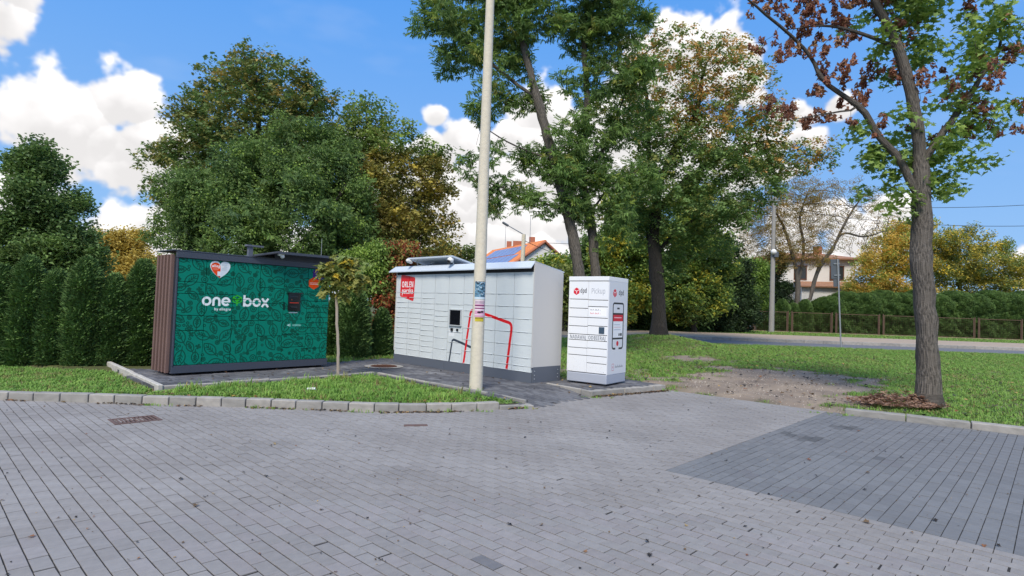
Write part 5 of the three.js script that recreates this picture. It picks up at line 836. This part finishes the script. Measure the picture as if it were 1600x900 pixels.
{
  const put = (px, depth, top, wpx, label, group, seed, dark, ex) => { const p = onGround(px, depth), h = at(px, top, depth).y - p.y; thuja(label, group, p.x, p.z, h, (wpx / 2) * depth / 905, seed, dark, ex); };
  put(222, 12.6, 415, 58, 'thick thuja column touching the left end of the green locker', 'thujas of the left hedge', 1, 0);
  put(178, 12.3, 437, 52, 'thuja column second from the green locker in the left hedge', 'thujas of the left hedge', 2, 0.05);
  put(134, 12.1, 412, 62, 'thuja column third from the green locker in the left hedge', 'thujas of the left hedge', 3, 0);
  put(86, 12.0, 431, 50, 'thuja column fourth from the green locker in the left hedge', 'thujas of the left hedge', 4, 0.05);
  put(44, 11.9, 409, 58, 'thuja column fifth from the green locker in the left hedge', 'thujas of the left hedge', 5, 0);
  put(2, 11.8, 424, 54, 'thuja column at the left end of the left hedge', 'thujas of the left hedge', 6, 0.05);
  put(555, 15.6, 452, 50, 'slender thuja column right of the young tree', null, 7, 0);
  put(598, 16.2, 488, 30, 'small dark thuja beside the left end of the grey locker', null, 8, 0.15);
  put(524, 15.9, 470, 34, 'thuja column behind the trunk of the young tree', null, 9, 0.1);
  const spots = [[1190, 474], [1206, 480], [1222, 470], [1240, 476], [1258, 470], [1276, 480], [1296, 466], [1322, 458], [1350, 460], [1378, 456], [1406, 460], [1434, 456], [1462, 462], [1490, 457], [1518, 461], [1546, 456], [1574, 460], [1600, 457]];
  const where = ['leftmost thuja of the roadside hedge', 'thuja just behind the utility pole in the hedge', 'low thuja right of the utility pole', 'thuja left of the walnut trunk', 'thuja right of the walnut trunk', 'lowest thuja, below the white house', 'thuja just left of the road sign post', 'thuja just right of the road sign post', 'second tall thuja right of the road sign post', 'third tall thuja right of the road sign post', 'fourth tall thuja right of the road sign post', 'fifth tall thuja right of the road sign post', 'sixth tall thuja right of the road sign post', 'seventh tall thuja right of the road sign post', 'eighth tall thuja right of the road sign post', 'ninth tall thuja right of the road sign post', 'tenth tall thuja right of the road sign post', 'thuja at the right end of the roadside hedge'];
  spots.forEach(([px, top], i) => put(px, 43.6 + (i % 2) * 0.15, top, i < 6 ? 30 : 62, where[i], 'thujas behind the roadside fence', 20 + i, (i % 3) * 0.05 - 0.12, i < 6 ? 4 : 9));
}
// ------------------------------------------------------------------ fence along the far footpath
{
  const F = thing('mesh_fence', 'low rusty wire mesh fence in front of the thuja hedge across the road', 'fence', [0, 0, 0]);
  const z = -41.9, xs = [1100, 1174, 1234, 1303, 1377, 1452, 1526, 1600].map((px) => at(px, 500, -z).x), gy = (x) => rise(x, z) + 0.02, hF = 1.5;
  for (let i = 0; i < xs.length; i++) for (const e of [-0.14, 0.14]) part(F, numbered('fence_post'), rb(0.07, hF + 0.1, 0.07, xs[i] + e, gy(xs[i]) + (hF + 0.1) / 2, z, 0.006), M.fenceRust);
  for (let i = 0; i < xs.length - 1; i++) {
    const a = xs[i] + 0.2, b = xs[i + 1] - 0.2, y = gy((a + b) / 2), fr = part(F, numbered('fence_panel'), [bx(b - a, 0.045, 0.03, (a + b) / 2, y + hF, z), bx(b - a, 0.045, 0.03, (a + b) / 2, y + 0.12, z), bx(0.045, hF - 0.17, 0.03, a + 0.02, y + 0.12 + (hF - 0.12) / 2, z), bx(0.045, hF - 0.17, 0.03, b - 0.02, y + 0.12 + (hF - 0.12) / 2, z)], M.fenceRust);
    const w = []; for (let x = a + 0.1; x < b - 0.05; x += 0.16) w.push(bx(0.005, hF - 0.17, 0.005, x, y + 0.12 + (hF - 0.12) / 2, z)); for (let yy = 0.22; yy < hF - 0.05; yy += 0.16) w.push(bx(b - a - 0.1, 0.005, 0.005, (a + b) / 2, y + yy, z + 0.005));
    part(fr, 'wire_mesh', w, M.fenceRust).userData.kind = 'stuff';
  }
  const plinth = part(F, 'plinth', bx(xs[xs.length - 1] - xs[0] + 1, 0.4, 0.16, (xs[0] + xs[xs.length - 1]) / 2, rise(0, z) - 0.08, z), M.pavement);
}
// ------------------------------------------------------------------ utility pole, wires, street light, sign
const wires = (name, label, pts) => { const geo = pts.map(([a, b, sag]) => { const c = new THREE.QuadraticBezierCurve3(a, a.clone().lerp(b, 0.5).add(V(0, -sag * 2, 0)), b); return new THREE.TubeGeometry(c, 24, 0.018, 5); }); return geo; };
{
  const p = onGround(1206, 41), top = at(1209, 308, 41).y;
  const T = thing('utility_pole', 'weathered grey concrete utility pole with a round white lamp in front of the fence', 'utility pole', [p.x, p.y, p.z]);
  const h = top - p.y; part(T, 'shaft', rod(V(0, 0, 0), V(0.02, h, 0), 0.19, 0.11, 12), M.concrete);
  part(T, 'lamp', new THREE.SphereGeometry(0.2, 16, 12).translate(-0.05, at(1206, 394, 41).y - p.y, 0.24), M.camWhite); part(T, 'lamp_box', rb(0.3, 0.4, 0.28, 0.12, at(1206, 398, 41).y - p.y, 0.2, 0.03), M.signGrey);
  part(T, 'crossarm', [bx(0.9, 0.08, 0.1, 0, h - 0.25, 0.08)], M.steel);
  for (const x of [-0.38, 0.38, 0]) part(T, 'insulator', new THREE.CylinderGeometry(0.04, 0.055, 0.14, 8).translate(x, h - 0.14, 0.08), M.black);
  const q = V(p.x, top, p.z), R = at(1640, 318, 40), L = at(880, 300, 47);
  const W1 = new THREE.Mesh(wires('', '', [[q.clone().add(V(0, -0.25, 0.1)), R, 0.4]])[0], M.wire); W1.name = 'overhead_wire'; scene.add(shade(W1)); tag(W1, 'thick overhead wire running right from the utility pole', 'wire');
  const W2 = new THREE.Mesh(wires('', '', [[q.clone().add(V(0, -0.75, 0.1)), at(1640, 352, 40), 0.5]])[0], M.wire); W2.name = numbered('overhead_wire_'.slice(0, -1)); W2.name = 'overhead_wire_001'; scene.add(shade(W2)); tag(W2, 'lower overhead wire running right from the utility pole', 'wire');
  // street light near the house
  const s = onGround(813, 34), sh = at(815, 366, 34).y - s.y;
  const S1 = thing('street_light', 'concrete street light with an arm reaching left in front of the orange roof', 'street light', [s.x, s.y, s.z]);
  part(S1, 'shaft', rod(V(0, 0, 0), V(0.06, sh, 0), 0.17, 0.12, 10), M.post);
  const e = at(793, 353, 34), el = V(e.x - s.x, e.y - s.y, 0.3); part(S1, 'arm', rod(V(0.06, sh - 0.02, 0), el, 0.03, 0.025), M.steel); const hd = part(S1, 'lamp_head', new THREE.CapsuleGeometry(0.07, 0.3, 4, 10).rotateZ(1.05), M.signGrey); hd.position.copy(el).add(V(-0.12, 0.06, 0));
  const W3 = new THREE.Mesh(wires('', '', [[V(s.x + 0.06, s.y + sh - 0.35, s.z), at(960, 415, 36), 0.3]])[0], M.wire); W3.name = 'overhead_wire_002'; scene.add(shade(W3)); tag(W3, 'thin wire sloping down right from the street light', 'wire');
  const W4 = new THREE.Mesh(wires('', '', [[at(846, 379, 46), at(990, 380, 46), 0.1]])[0], M.wire); W4.name = 'overhead_wire_003'; scene.add(shade(W4)); tag(W4, 'level wire leading right from the gable of the orange-roofed house', 'wire');
  // sign seen from behind
  const g = onGround(1315, 28), topS = at(1311, 404, 28).y - g.y;
  const Z = thing('road_sign', 'road sign seen from its grey back on a thin leaning post by the lawn', 'road sign', [g.x, g.y, g.z]); Z.rotation.z = 0.055;
  part(Z, 'post', rod(V(0, 0, 0), V(0, topS - 0.02, 0), 0.035, 0.035, 10), M.steel);
  part(Z, 'sign_plate', rb(0.43, 0.95, 0.02, -0.1, topS - 0.5, -0.05, 0.009), M.signGrey); part(Z, 'lower_plate', rb(0.3, 0.36, 0.02, -0.07, topS - 1.18, -0.05, 0.009), M.signGrey);
  for (const y of [0.15, 0.7]) part(Z, 'bracket', bx(0.3, 0.04, 0.04, -0.04, topS - y - 0.1, -0.02), M.steel);
}
// ------------------------------------------------------------------ houses
function slab(q, th) { const n = V(0, 0, 0).crossVectors(q[1].clone().sub(q[0]), q[3].clone().sub(q[0])).normalize().multiplyScalar(-th), d = q.map((p) => p.clone().add(n)), pos = [], uv = [], F = (a, b, c, e) => { for (const p of [a, b, c, a, c, e]) { pos.push(p.x, p.y, p.z); } const l = a.distanceTo(b), w = a.distanceTo(e); uv.push(0, 0, l, 0, l, w, 0, 0, l, w, 0, w); }; F(q[0], q[1], q[2], q[3]); F(d[3], d[2], d[1], d[0]); for (let i = 0; i < 4; i++) { const j = (i + 1) % 4; F(q[j], q[i], d[i], d[j]); } return rawGeo(pos, uv); }
{
  // house with an orange roof: its ridge runs away to the left, the gable faces right
  const apex = at(849, 378, 46), far = at(772, 393, 55);
  const T = thing('house', 'house with an orange tiled roof carrying solar panels behind the grey locker', 'house', [apex.x, rise(apex.x, apex.z), apex.z]);
  const o = T.position, ax = far.clone().sub(apex); ax.y = 0; const Ln = ax.length(); ax.normalize();
  const sd = V(ax.z, 0, -ax.x); if (sd.z < 0) sd.negate();   // towards the camera and left
  T.rotation.y = 0;
  const rh = apex.y - o.y, half = 4.6, eave = rh - 3.3, P = (l, s, y) => V(ax.x * l + sd.x * s, y, ax.z * l + sd.z * s);
  const gs = new THREE.Shape([[half - 0.4, -0.5], [half - 0.4, eave + 0.15], [0, rh - 0.12], [-half + 0.4, eave + 0.15], [-half + 0.4, -0.5]].map(([x, y]) => new THREE.Vector2(x, y)));
  part(T, 'wall', new THREE.ExtrudeGeometry(gs, { depth: Ln, bevelEnabled: false }).applyMatrix4(new THREE.Matrix4().makeBasis(sd, V(0, 1, 0), ax).setPosition(-ax.x * 0.18, 0, -ax.z * 0.18)), M.plasterHouse);
  const ry = (s) => rh - (Math.abs(s) / half) * (rh - eave);
  const roof = part(T, 'roof', [slab([P(-0.3, 0, rh), P(-0.3, half + 0.3, ry(half + 0.3)), P(Ln + 0.3, half + 0.3, ry(half + 0.3)), P(Ln + 0.3, 0, rh)], 0.12), slab([P(Ln + 0.3, 0, rh), P(Ln + 0.3, -half - 0.3, ry(half + 0.3)), P(-0.3, -half - 0.3, ry(half + 0.3)), P(-0.3, 0, rh)], 0.12)], M.roofTile);
  const courses = []; for (let s = 0.2; s < half + 0.2; s += 0.34) courses.push(rod(P(-0.28, s, ry(s) + 0.02), P(Ln + 0.28, s, ry(s) + 0.02), 0.035, 0.035, 5)); part(roof, 'tile_courses', courses, M.roofTile).userData.kind = 'stuff';
  part(roof, 'ridge', rod(P(-0.35, 0, rh + 0.02), P(Ln + 0.35, 0, rh + 0.02), 0.12, 0.12, 8), M.roofTile);
  part(roof, 'verge', [rod(P(-0.32, 0, rh), P(-0.32, half + 0.3, ry(half + 0.3)), 0.1, 0.1, 6), rod(P(-0.32, 0, rh), P(-0.32, -half - 0.3, ry(half + 0.3)), 0.1, 0.1, 6)], M.chimney);
  for (const [l, hgt, w] of [[2.6, 0.55, 0.5], [5.3, 0.45, 0.9], [7.2, 0.6, 0.45]]) part(roof, 'chimney', [bx(w, hgt + 0.4, 0.5, P(l, -0.3, 0).x, rh + hgt / 2 - 0.1, P(l, -0.3, 0).z)], M.chimney);
  for (let k = 0; k < 7; k++) for (let j = 0; j < 2; j++) {
    if (j === 0 && k === 0) continue;
    const l0 = 0.9 + k * 1.12, s0 = 0.4 + j * 1.3, l1 = l0 + 1.0, s1 = s0 + 1.18; if (l1 > Ln) continue; const up = 0.14;
    part(T, numbered('solar_panel'), slab([P(l0, s0, ry(s0) + up), P(l0, s1, ry(s1) + up), P(l1, s1, ry(s1) + up), P(l1, s0, ry(s0) + up)], 0.05), M.solar);
  }
  part(T, 'aerial', [rod(P(2.4, 0, rh), P(2.4, 0, rh + 2.5), 0.025, 0.02, 5)], M.steel); part(T, 'lightning_rod', [rod(P(7.4, 0, rh), P(7.4, 0, rh + 2.1), 0.025, 0.02, 5)], M.steel);
}
{
  // white house behind the bare tree
  const d = 56, c = at(1268, 430, d), T = thing('house', 'white two-storey house with orange roof edges behind the bare tree', 'house', [c.x, rise(c.x, c.z), c.z], -0.25);
  const y = (py) => at(1268, py, d).y - T.position.y, w = 8.6, e = y(404), roofY = y(385), mid = y(447);
  part(T, 'wall', [bx(w, e, 6, -0.5, e / 2, -3)], M.plaster);
  part(T, 'extension', bx(7.4, mid - 0.2, 3, 2.2, (mid - 0.2) / 2, 1.5), M.plaster);
  const hip = (x0, x1, z0, z1, y0, y1, ix, iz) => { const a = V(x0, y0, z1), b = V(x1, y0, z1), c2 = V(x1, y0, z0), d2 = V(x0, y0, z0), r1 = V(x0 + ix, y1, (z0 + z1) / 2 + iz), r2 = V(x1 - ix, y1, (z0 + z1) / 2 + iz); const F = (p, q, r, s) => slab([p, q, r, s], 0.12); return [F(a, b, r2, r1), F(c2, d2, r1, r2), slab([b, c2, r2.clone().add(V(0.02, 0, 0)), r2], 0.12), slab([d2, a, r1, r1.clone().add(V(-0.02, 0, 0))], 0.12)]; };
  const rf = part(T, 'roof', hip(-0.5 - w / 2 - 0.6, -0.5 + w / 2 + 0.6, -6.6, 0.6, e, roofY - 0.35, 3.2, 0), M.roofOld); part(rf, 'chimney', bx(0.7, 0.8, 0.6, 1.1, roofY - 0.15, -2.6), M.chimney);
  part(T, 'porch_roof', slab([V(-1.8, mid - 0.15, 3.4), V(6.3, mid - 0.15, 3.4), V(6.1, mid + 0.45, 0.02), V(-1.6, mid + 0.45, 0.02)], 0.12), M.roofOld);
  for (const [x, yy, ww, hh] of [[-3.4, mid + 1.3, 1.0, 1.3], [-1.0, mid + 1.3, 1.0, 1.3], [2.2, mid + 1.3, 1.1, 1.3], [-3.2, 1.6, 1.2, 1.3]]) { const wn = part(T, numbered('window'), bx(ww, hh, 0.06, x, yy, 0.02), M.glassDark); part(wn, 'window_frame', [bx(ww + 0.16, 0.09, 0.1, x, yy + hh / 2, 0.03), bx(ww + 0.16, 0.09, 0.1, x, yy - hh / 2, 0.03), bx(0.09, hh, 0.1, x - ww / 2 - 0.03, yy, 0.03), bx(0.09, hh, 0.1, x + ww / 2 + 0.03, yy, 0.03)], M.rust); }
  for (const [x, ww] of [[1.4, 1.0], [4.2, 1.0]]) { const wn = part(T, numbered('window'), bx(ww, 1.1, 0.06, x, 2.0, 3.01), M.glassDark); part(wn, 'sill', bx(ww + 0.2, 0.07, 0.16, x, 1.4, 3.06), M.concrete); }
}
// ------------------------------------------------------------------ grass
function grassTuft(seed, n, h, spread) { const r = mulberry(seed), pos = []; for (let i = 0; i < n; i++) { const a = r() * 6.283, l = h * (0.5 + 0.6 * r()), bxx = (r() - 0.5) * spread, bz = (r() - 0.5) * spread, w = 0.0035 + 0.003 * r(), lean = 0.25 + 0.65 * r(), dx = Math.cos(a), dz = Math.sin(a); const p0 = V(bxx - dz * w, 0, bz + dx * w), p1 = V(bxx + dz * w, 0, bz - dx * w), m0 = V(bxx + dx * l * lean * 0.3 - dz * w * 0.8, l * 0.6, bz + dz * l * lean * 0.3 + dx * w * 0.8), m1 = V(bxx + dx * l * lean * 0.3 + dz * w * 0.8, l * 0.6, bz + dz * l * lean * 0.3 - dx * w * 0.8), t = V(bxx + dx * l * lean, l * (1 - 0.3 * lean), bz + dz * l * lean); for (const p of [p0, p1, m1, p0, m1, m0, m0, m1, t]) pos.push(p.x, p.y, p.z); } return rawGeo(pos); }
const grassCol = (x, z, r) => { if (r() < 0.07) return mixC([0.42, 0.36, 0.14], [0.2, 0.15, 0.07], r()); const n = clamp(0.5 + fbm2(x * 0.8, z * 0.8, 3), 0, 1), dry = sstep(0.1, 0.55, fbm2(x * 0.45 + 31, z * 0.6, 3)); if (r() < 0.5 * dry) return mixC([0.34, 0.33, 0.11], [0.24, 0.29, 0.08], r()); return mixC([0.16, 0.32, 0.05], [0.3, 0.47, 0.1], clamp(n * 0.7 + r() * 0.5 - 0.1, 0, 1)); };
function grassOn(name, label, count, x0, x1, z0, z1, accept, y, geo, sc, seed, tint = grassCol) {
  const r = mulberry(seed), list = [], q = new THREE.Quaternion(), up = V(0, 1, 0);
  for (let i = 0; i < count; i++) { const x = lerp(x0, x1, r()), z = lerp(z0, z1, r()), a = accept(x, z, r); if (!a) continue; q.setFromAxisAngle(up, r() * 6.283); const k = sc * (0.6 + 0.7 * r()) * a; list.push([new THREE.Matrix4().compose(V(x, y(x, z), z), q, V(sc * 1.1, k, sc * 1.1)), tint(x, z, r)]); }
  const m = copies(scene, name, geo, GRASSM, list, 'stuff'); tag(m, label, 'grass'); return m;
}
{
  const tuft = grassTuft(1, 9, 0.09, 0.07), tuftFar = grassTuft(2, 8, 0.1, 0.14);
  const edgeThin = (x, z) => { const d = -sdPoly(GRASS, x, z); return d; };
  grassOn('verge_grass', 'bright green grass on the strip in front of the lockers', 15000, -5.45, 0.25, -11.95, -8.4, (x, z, r) => { const d = edgeThin(x, z); if (d < 0) return 0; const thin = sstep(0, 0.35, d + 0.2 * fbm2(x * 3, z * 3, 2)); if (r() > 0.25 + 0.75 * thin) return 0; return (0.35 + 0.65 * thin) * (0.75 + 1.1 * Math.max(0, fbm2(x * 1.3 + 7, z * 1.3, 3)) + (r() < 0.05 ? 0.9 : 0)); }, () => 0.06, tuft, 1.15, 61);
  grassOn('kerb_weeds', 'small weeds growing at the foot of the kerbs', 170, 0, 1, 0, 1, () => 1, () => 0, tuft, 1, 66);
  { const w = scene.children[scene.children.length - 1], r = mulberry(67), m = new THREE.Matrix4(), spots = [[-3.35, -8.27], [-3.2, -8.27], [-0.92, -8.48], [-0.55, -8.62], [-5.0, -8.2], [-2.0, -8.24], [1.55, -10.45], [1.45, -10.36], [5.45, -9.42], [5.2, -9.6], [0.2, -9.0], [3.2, -11.6]]; for (let i = 0; i < w.count; i++) { const [x, z] = spots[i % spots.length], k = 0.2 + 0.75 * r() * r(); m.compose(V(x + (r() + r() + r() - 1.5) * 0.36, 0, z + (r() - 0.3) * 0.05), new THREE.Quaternion().setFromAxisAngle(V(0, 1, 0), r() * 6.28), V(k, k, k)); w.setMatrixAt(i, m); } }
  grassOn('side_grass', 'green grass left of the pavement edge by the hedge', 12000, -13, -5.5, -12.2, -8.1, (x, z) => (inPoly(GRASSL, x, z) ? 0.8 : 0), () => 0.008, tuft, 1.1, 62);
  grassOn('lawn_grass', 'green lawn between the dirt patch and the road', 90000, 1.2, 25, -27.2, -6.5, (x, z, r) => { if (x > -z * 0.98 + 1.5) return 0; if (sdPoly(YARD, x, z) < 0.12 + 0.1 * r() || sdPoly(PAD, x, z) < 0.02) return 0; if (r() < dirtAt(x, z) * 1.08) return 0; const lit = r() * 24; return z < -14 - lit ? 0.75 : 0.75; }, (x, z) => groundY(x, z) - 0.01, tuftFar, 1.0, 63);
  grassOn('far_verge_grass', 'strip of grass between the far footpath and the fence', 22000, 4, 46, -41.9, -36.0, () => 1, (x, z) => rise(x, z), tuftFar, 1.5, 64);
  grassOn('back_grass', 'grass behind the lockers', 16000, -9, 4, -27, -13, (x, z, r) => (sdPoly(PAD, x, z) < 0.05 || r() < dirtAt(x, z) ? 0 : 0.9), (x, z) => groundY(x, z) - 0.01, tuftFar, 1.2, 65);
}
// ------------------------------------------------------------------ gravel, fallen leaves, litter
{
  const r = mulberry(81), list = [], geo = new THREE.IcosahedronGeometry(1, 0);
  for (let i = 0; i < 8000; i++) { const x = lerp(2, 10, r()), z = lerp(-17, -9, r()), d = dirtAt(x, z); if (sdPoly(YARD, x, z) < -0.1 || r() > d * (0.35 + sstep(0.2, -0.2, fbm2(x, z, 2)))) continue; const k = 0.006 + 0.016 * r() * r(), g = 0.16 + 0.4 * r(); list.push([new THREE.Matrix4().compose(V(x, groundY(x, z) + 0.002, z), new THREE.Quaternion().setFromEuler(new THREE.Euler(r() * 6, r() * 6, r() * 6)), V(k, k * 0.6, k * 0.9)), C(g, g * 0.88, g * 0.76)]); }
  tag(copies(scene, 'gravel', geo, std({ color: 0xffffff, roughness: 0.95 }), list, 'stuff'), 'gravel and small stones on the bare patch beside the yard', 'gravel');
  const lp = []; mapleInto(lp, V(0, 0, -0.35), V(0, 0, 1), V(0, 1, 0), 0.7); const lg = rawGeo(lp), leaves = [];
  const drop = (x, z, y, k, c) => leaves.push([new THREE.Matrix4().compose(V(x, y + 0.012 * k / 0.1, z), new THREE.Quaternion().setFromEuler(new THREE.Euler((r() - 0.5) * 0.7, r() * 6.283, (r() - 0.5) * 0.7, 'YXZ')), V(k, k, k)), c]);
  const lc = () => { const t = r(); return t < 0.45 ? mixC([0.13, 0.09, 0.055], [0.25, 0.16, 0.08], r()) : t < 0.55 ? mixC([0.3, 0.11, 0.05], G.brown, r()) : t < 0.65 ? mixC([0.5, 0.36, 0.15], G.ochre, r()) : C(0.035, 0.03, 0.027); };
  for (let i = 0; i < 900; i++) { const z = -3 - 9 * r(), x = (r() - 0.5) * 2 * (-z) * 0.95; if (inPoly(YARD, x, z)) drop(x, z, 0.004, 0.014 + 0.07 * r() * r() * r(), lc()); }
  for (let i = 0; i < 900; i++) { const t = r() * (KERB.length - 2) + 1, k = Math.floor(t), f = t - k, a = KERB[k], b = KERB[Math.min(k + 1, KERB.length - 1)], x = lerp(a[0], b[0], f) + (r() - 0.5) * 0.05, z = lerp(a[1], b[1], f) + 0.02 + 0.1 * r() * r(); if (fbm2(x * 1.2, 3, 2) > -0.05) drop(x, z, 0.004, 0.02 + 0.05 * r(), lc()); }
  for (let i = 0; i < 420; i++) { const f = r(), x = lerp(1.5, 3.2, f) + (r() - 0.5) * 0.05, z = lerp(-10.5, -11.7, f) + 0.02 + 0.16 * r() * r(); drop(x, z, 0.004, 0.03 + 0.05 * r(), lc()); }
  for (let i = 0; i < 1300; i++) { const x = lerp(2, 14, r()), z = lerp(-26, -9.5, r()); if (sdPoly(YARD, x, z) < 0) continue; drop(x, z, groundY(x, z) + 0.03, 0.06 + 0.07 * r(), lc()); }
  for (let i = 0; i < 260; i++) { const x = lerp(-5.2, 0.2, r()), z = lerp(-11.5, -8.5, r()); if (inPoly(GRASS, x, z)) drop(x, z, 0.1, 0.05 + 0.05 * r(), lc()); }
  for (let i = 0; i < 200; i++) { const x = lerp(-7, 2, r()), z = lerp(-14, -9.4, r()); if (inPoly(PAD, x, z)) drop(x, z, padY(x, z) + 0.006, 0.04 + 0.05 * r(), lc()); }
  for (let i = 0; i < 900; i++) { const a = r() * 6.283, q = 0.15 + 0.55 * Math.sqrt(r()); const p = onGround(1440, 10.6); drop(p.x - 0.42 + Math.cos(a) * q * (0.8 + 0.9 * r() * r()), p.z + Math.sin(a) * q * 0.8, 0.07 + 0.34 * Math.max(0, 1 - q / 0.6) * r(), 0.08 + 0.07 * r(), mixC([0.42, 0.27, 0.19], [0.28, 0.15, 0.09], r())); }
  tag(copies(scene, 'fallen_leaves', lg, LEAF, leaves, 'stuff'), 'brown and yellow fallen leaves scattered over yard, kerb and lawn', 'fallen leaves');
  const lit = new THREE.Mesh((() => { const g = new THREE.IcosahedronGeometry(0.085, 1), p = g.attributes.position; for (let i = 0; i < p.count; i++) { const k = 0.6 + 0.5 * n3(p.getX(i) * 20, p.getY(i) * 20, p.getZ(i) * 20); p.setXYZ(i, p.getX(i) * k * 1.3, p.getY(i) * k * 0.5, p.getZ(i) * k); } g.computeVertexNormals(); return g; })(), M.camWhite); const lpz = at(505, 618, 9.9); lit.name = 'crumpled_paper'; lit.position.set(lpz.x, 0.155, -9.25); scene.add(shade(lit)); tag(lit, 'crumpled white paper lying in the grass near the front kerb', 'litter');
}
renderer.render(scene, camera);
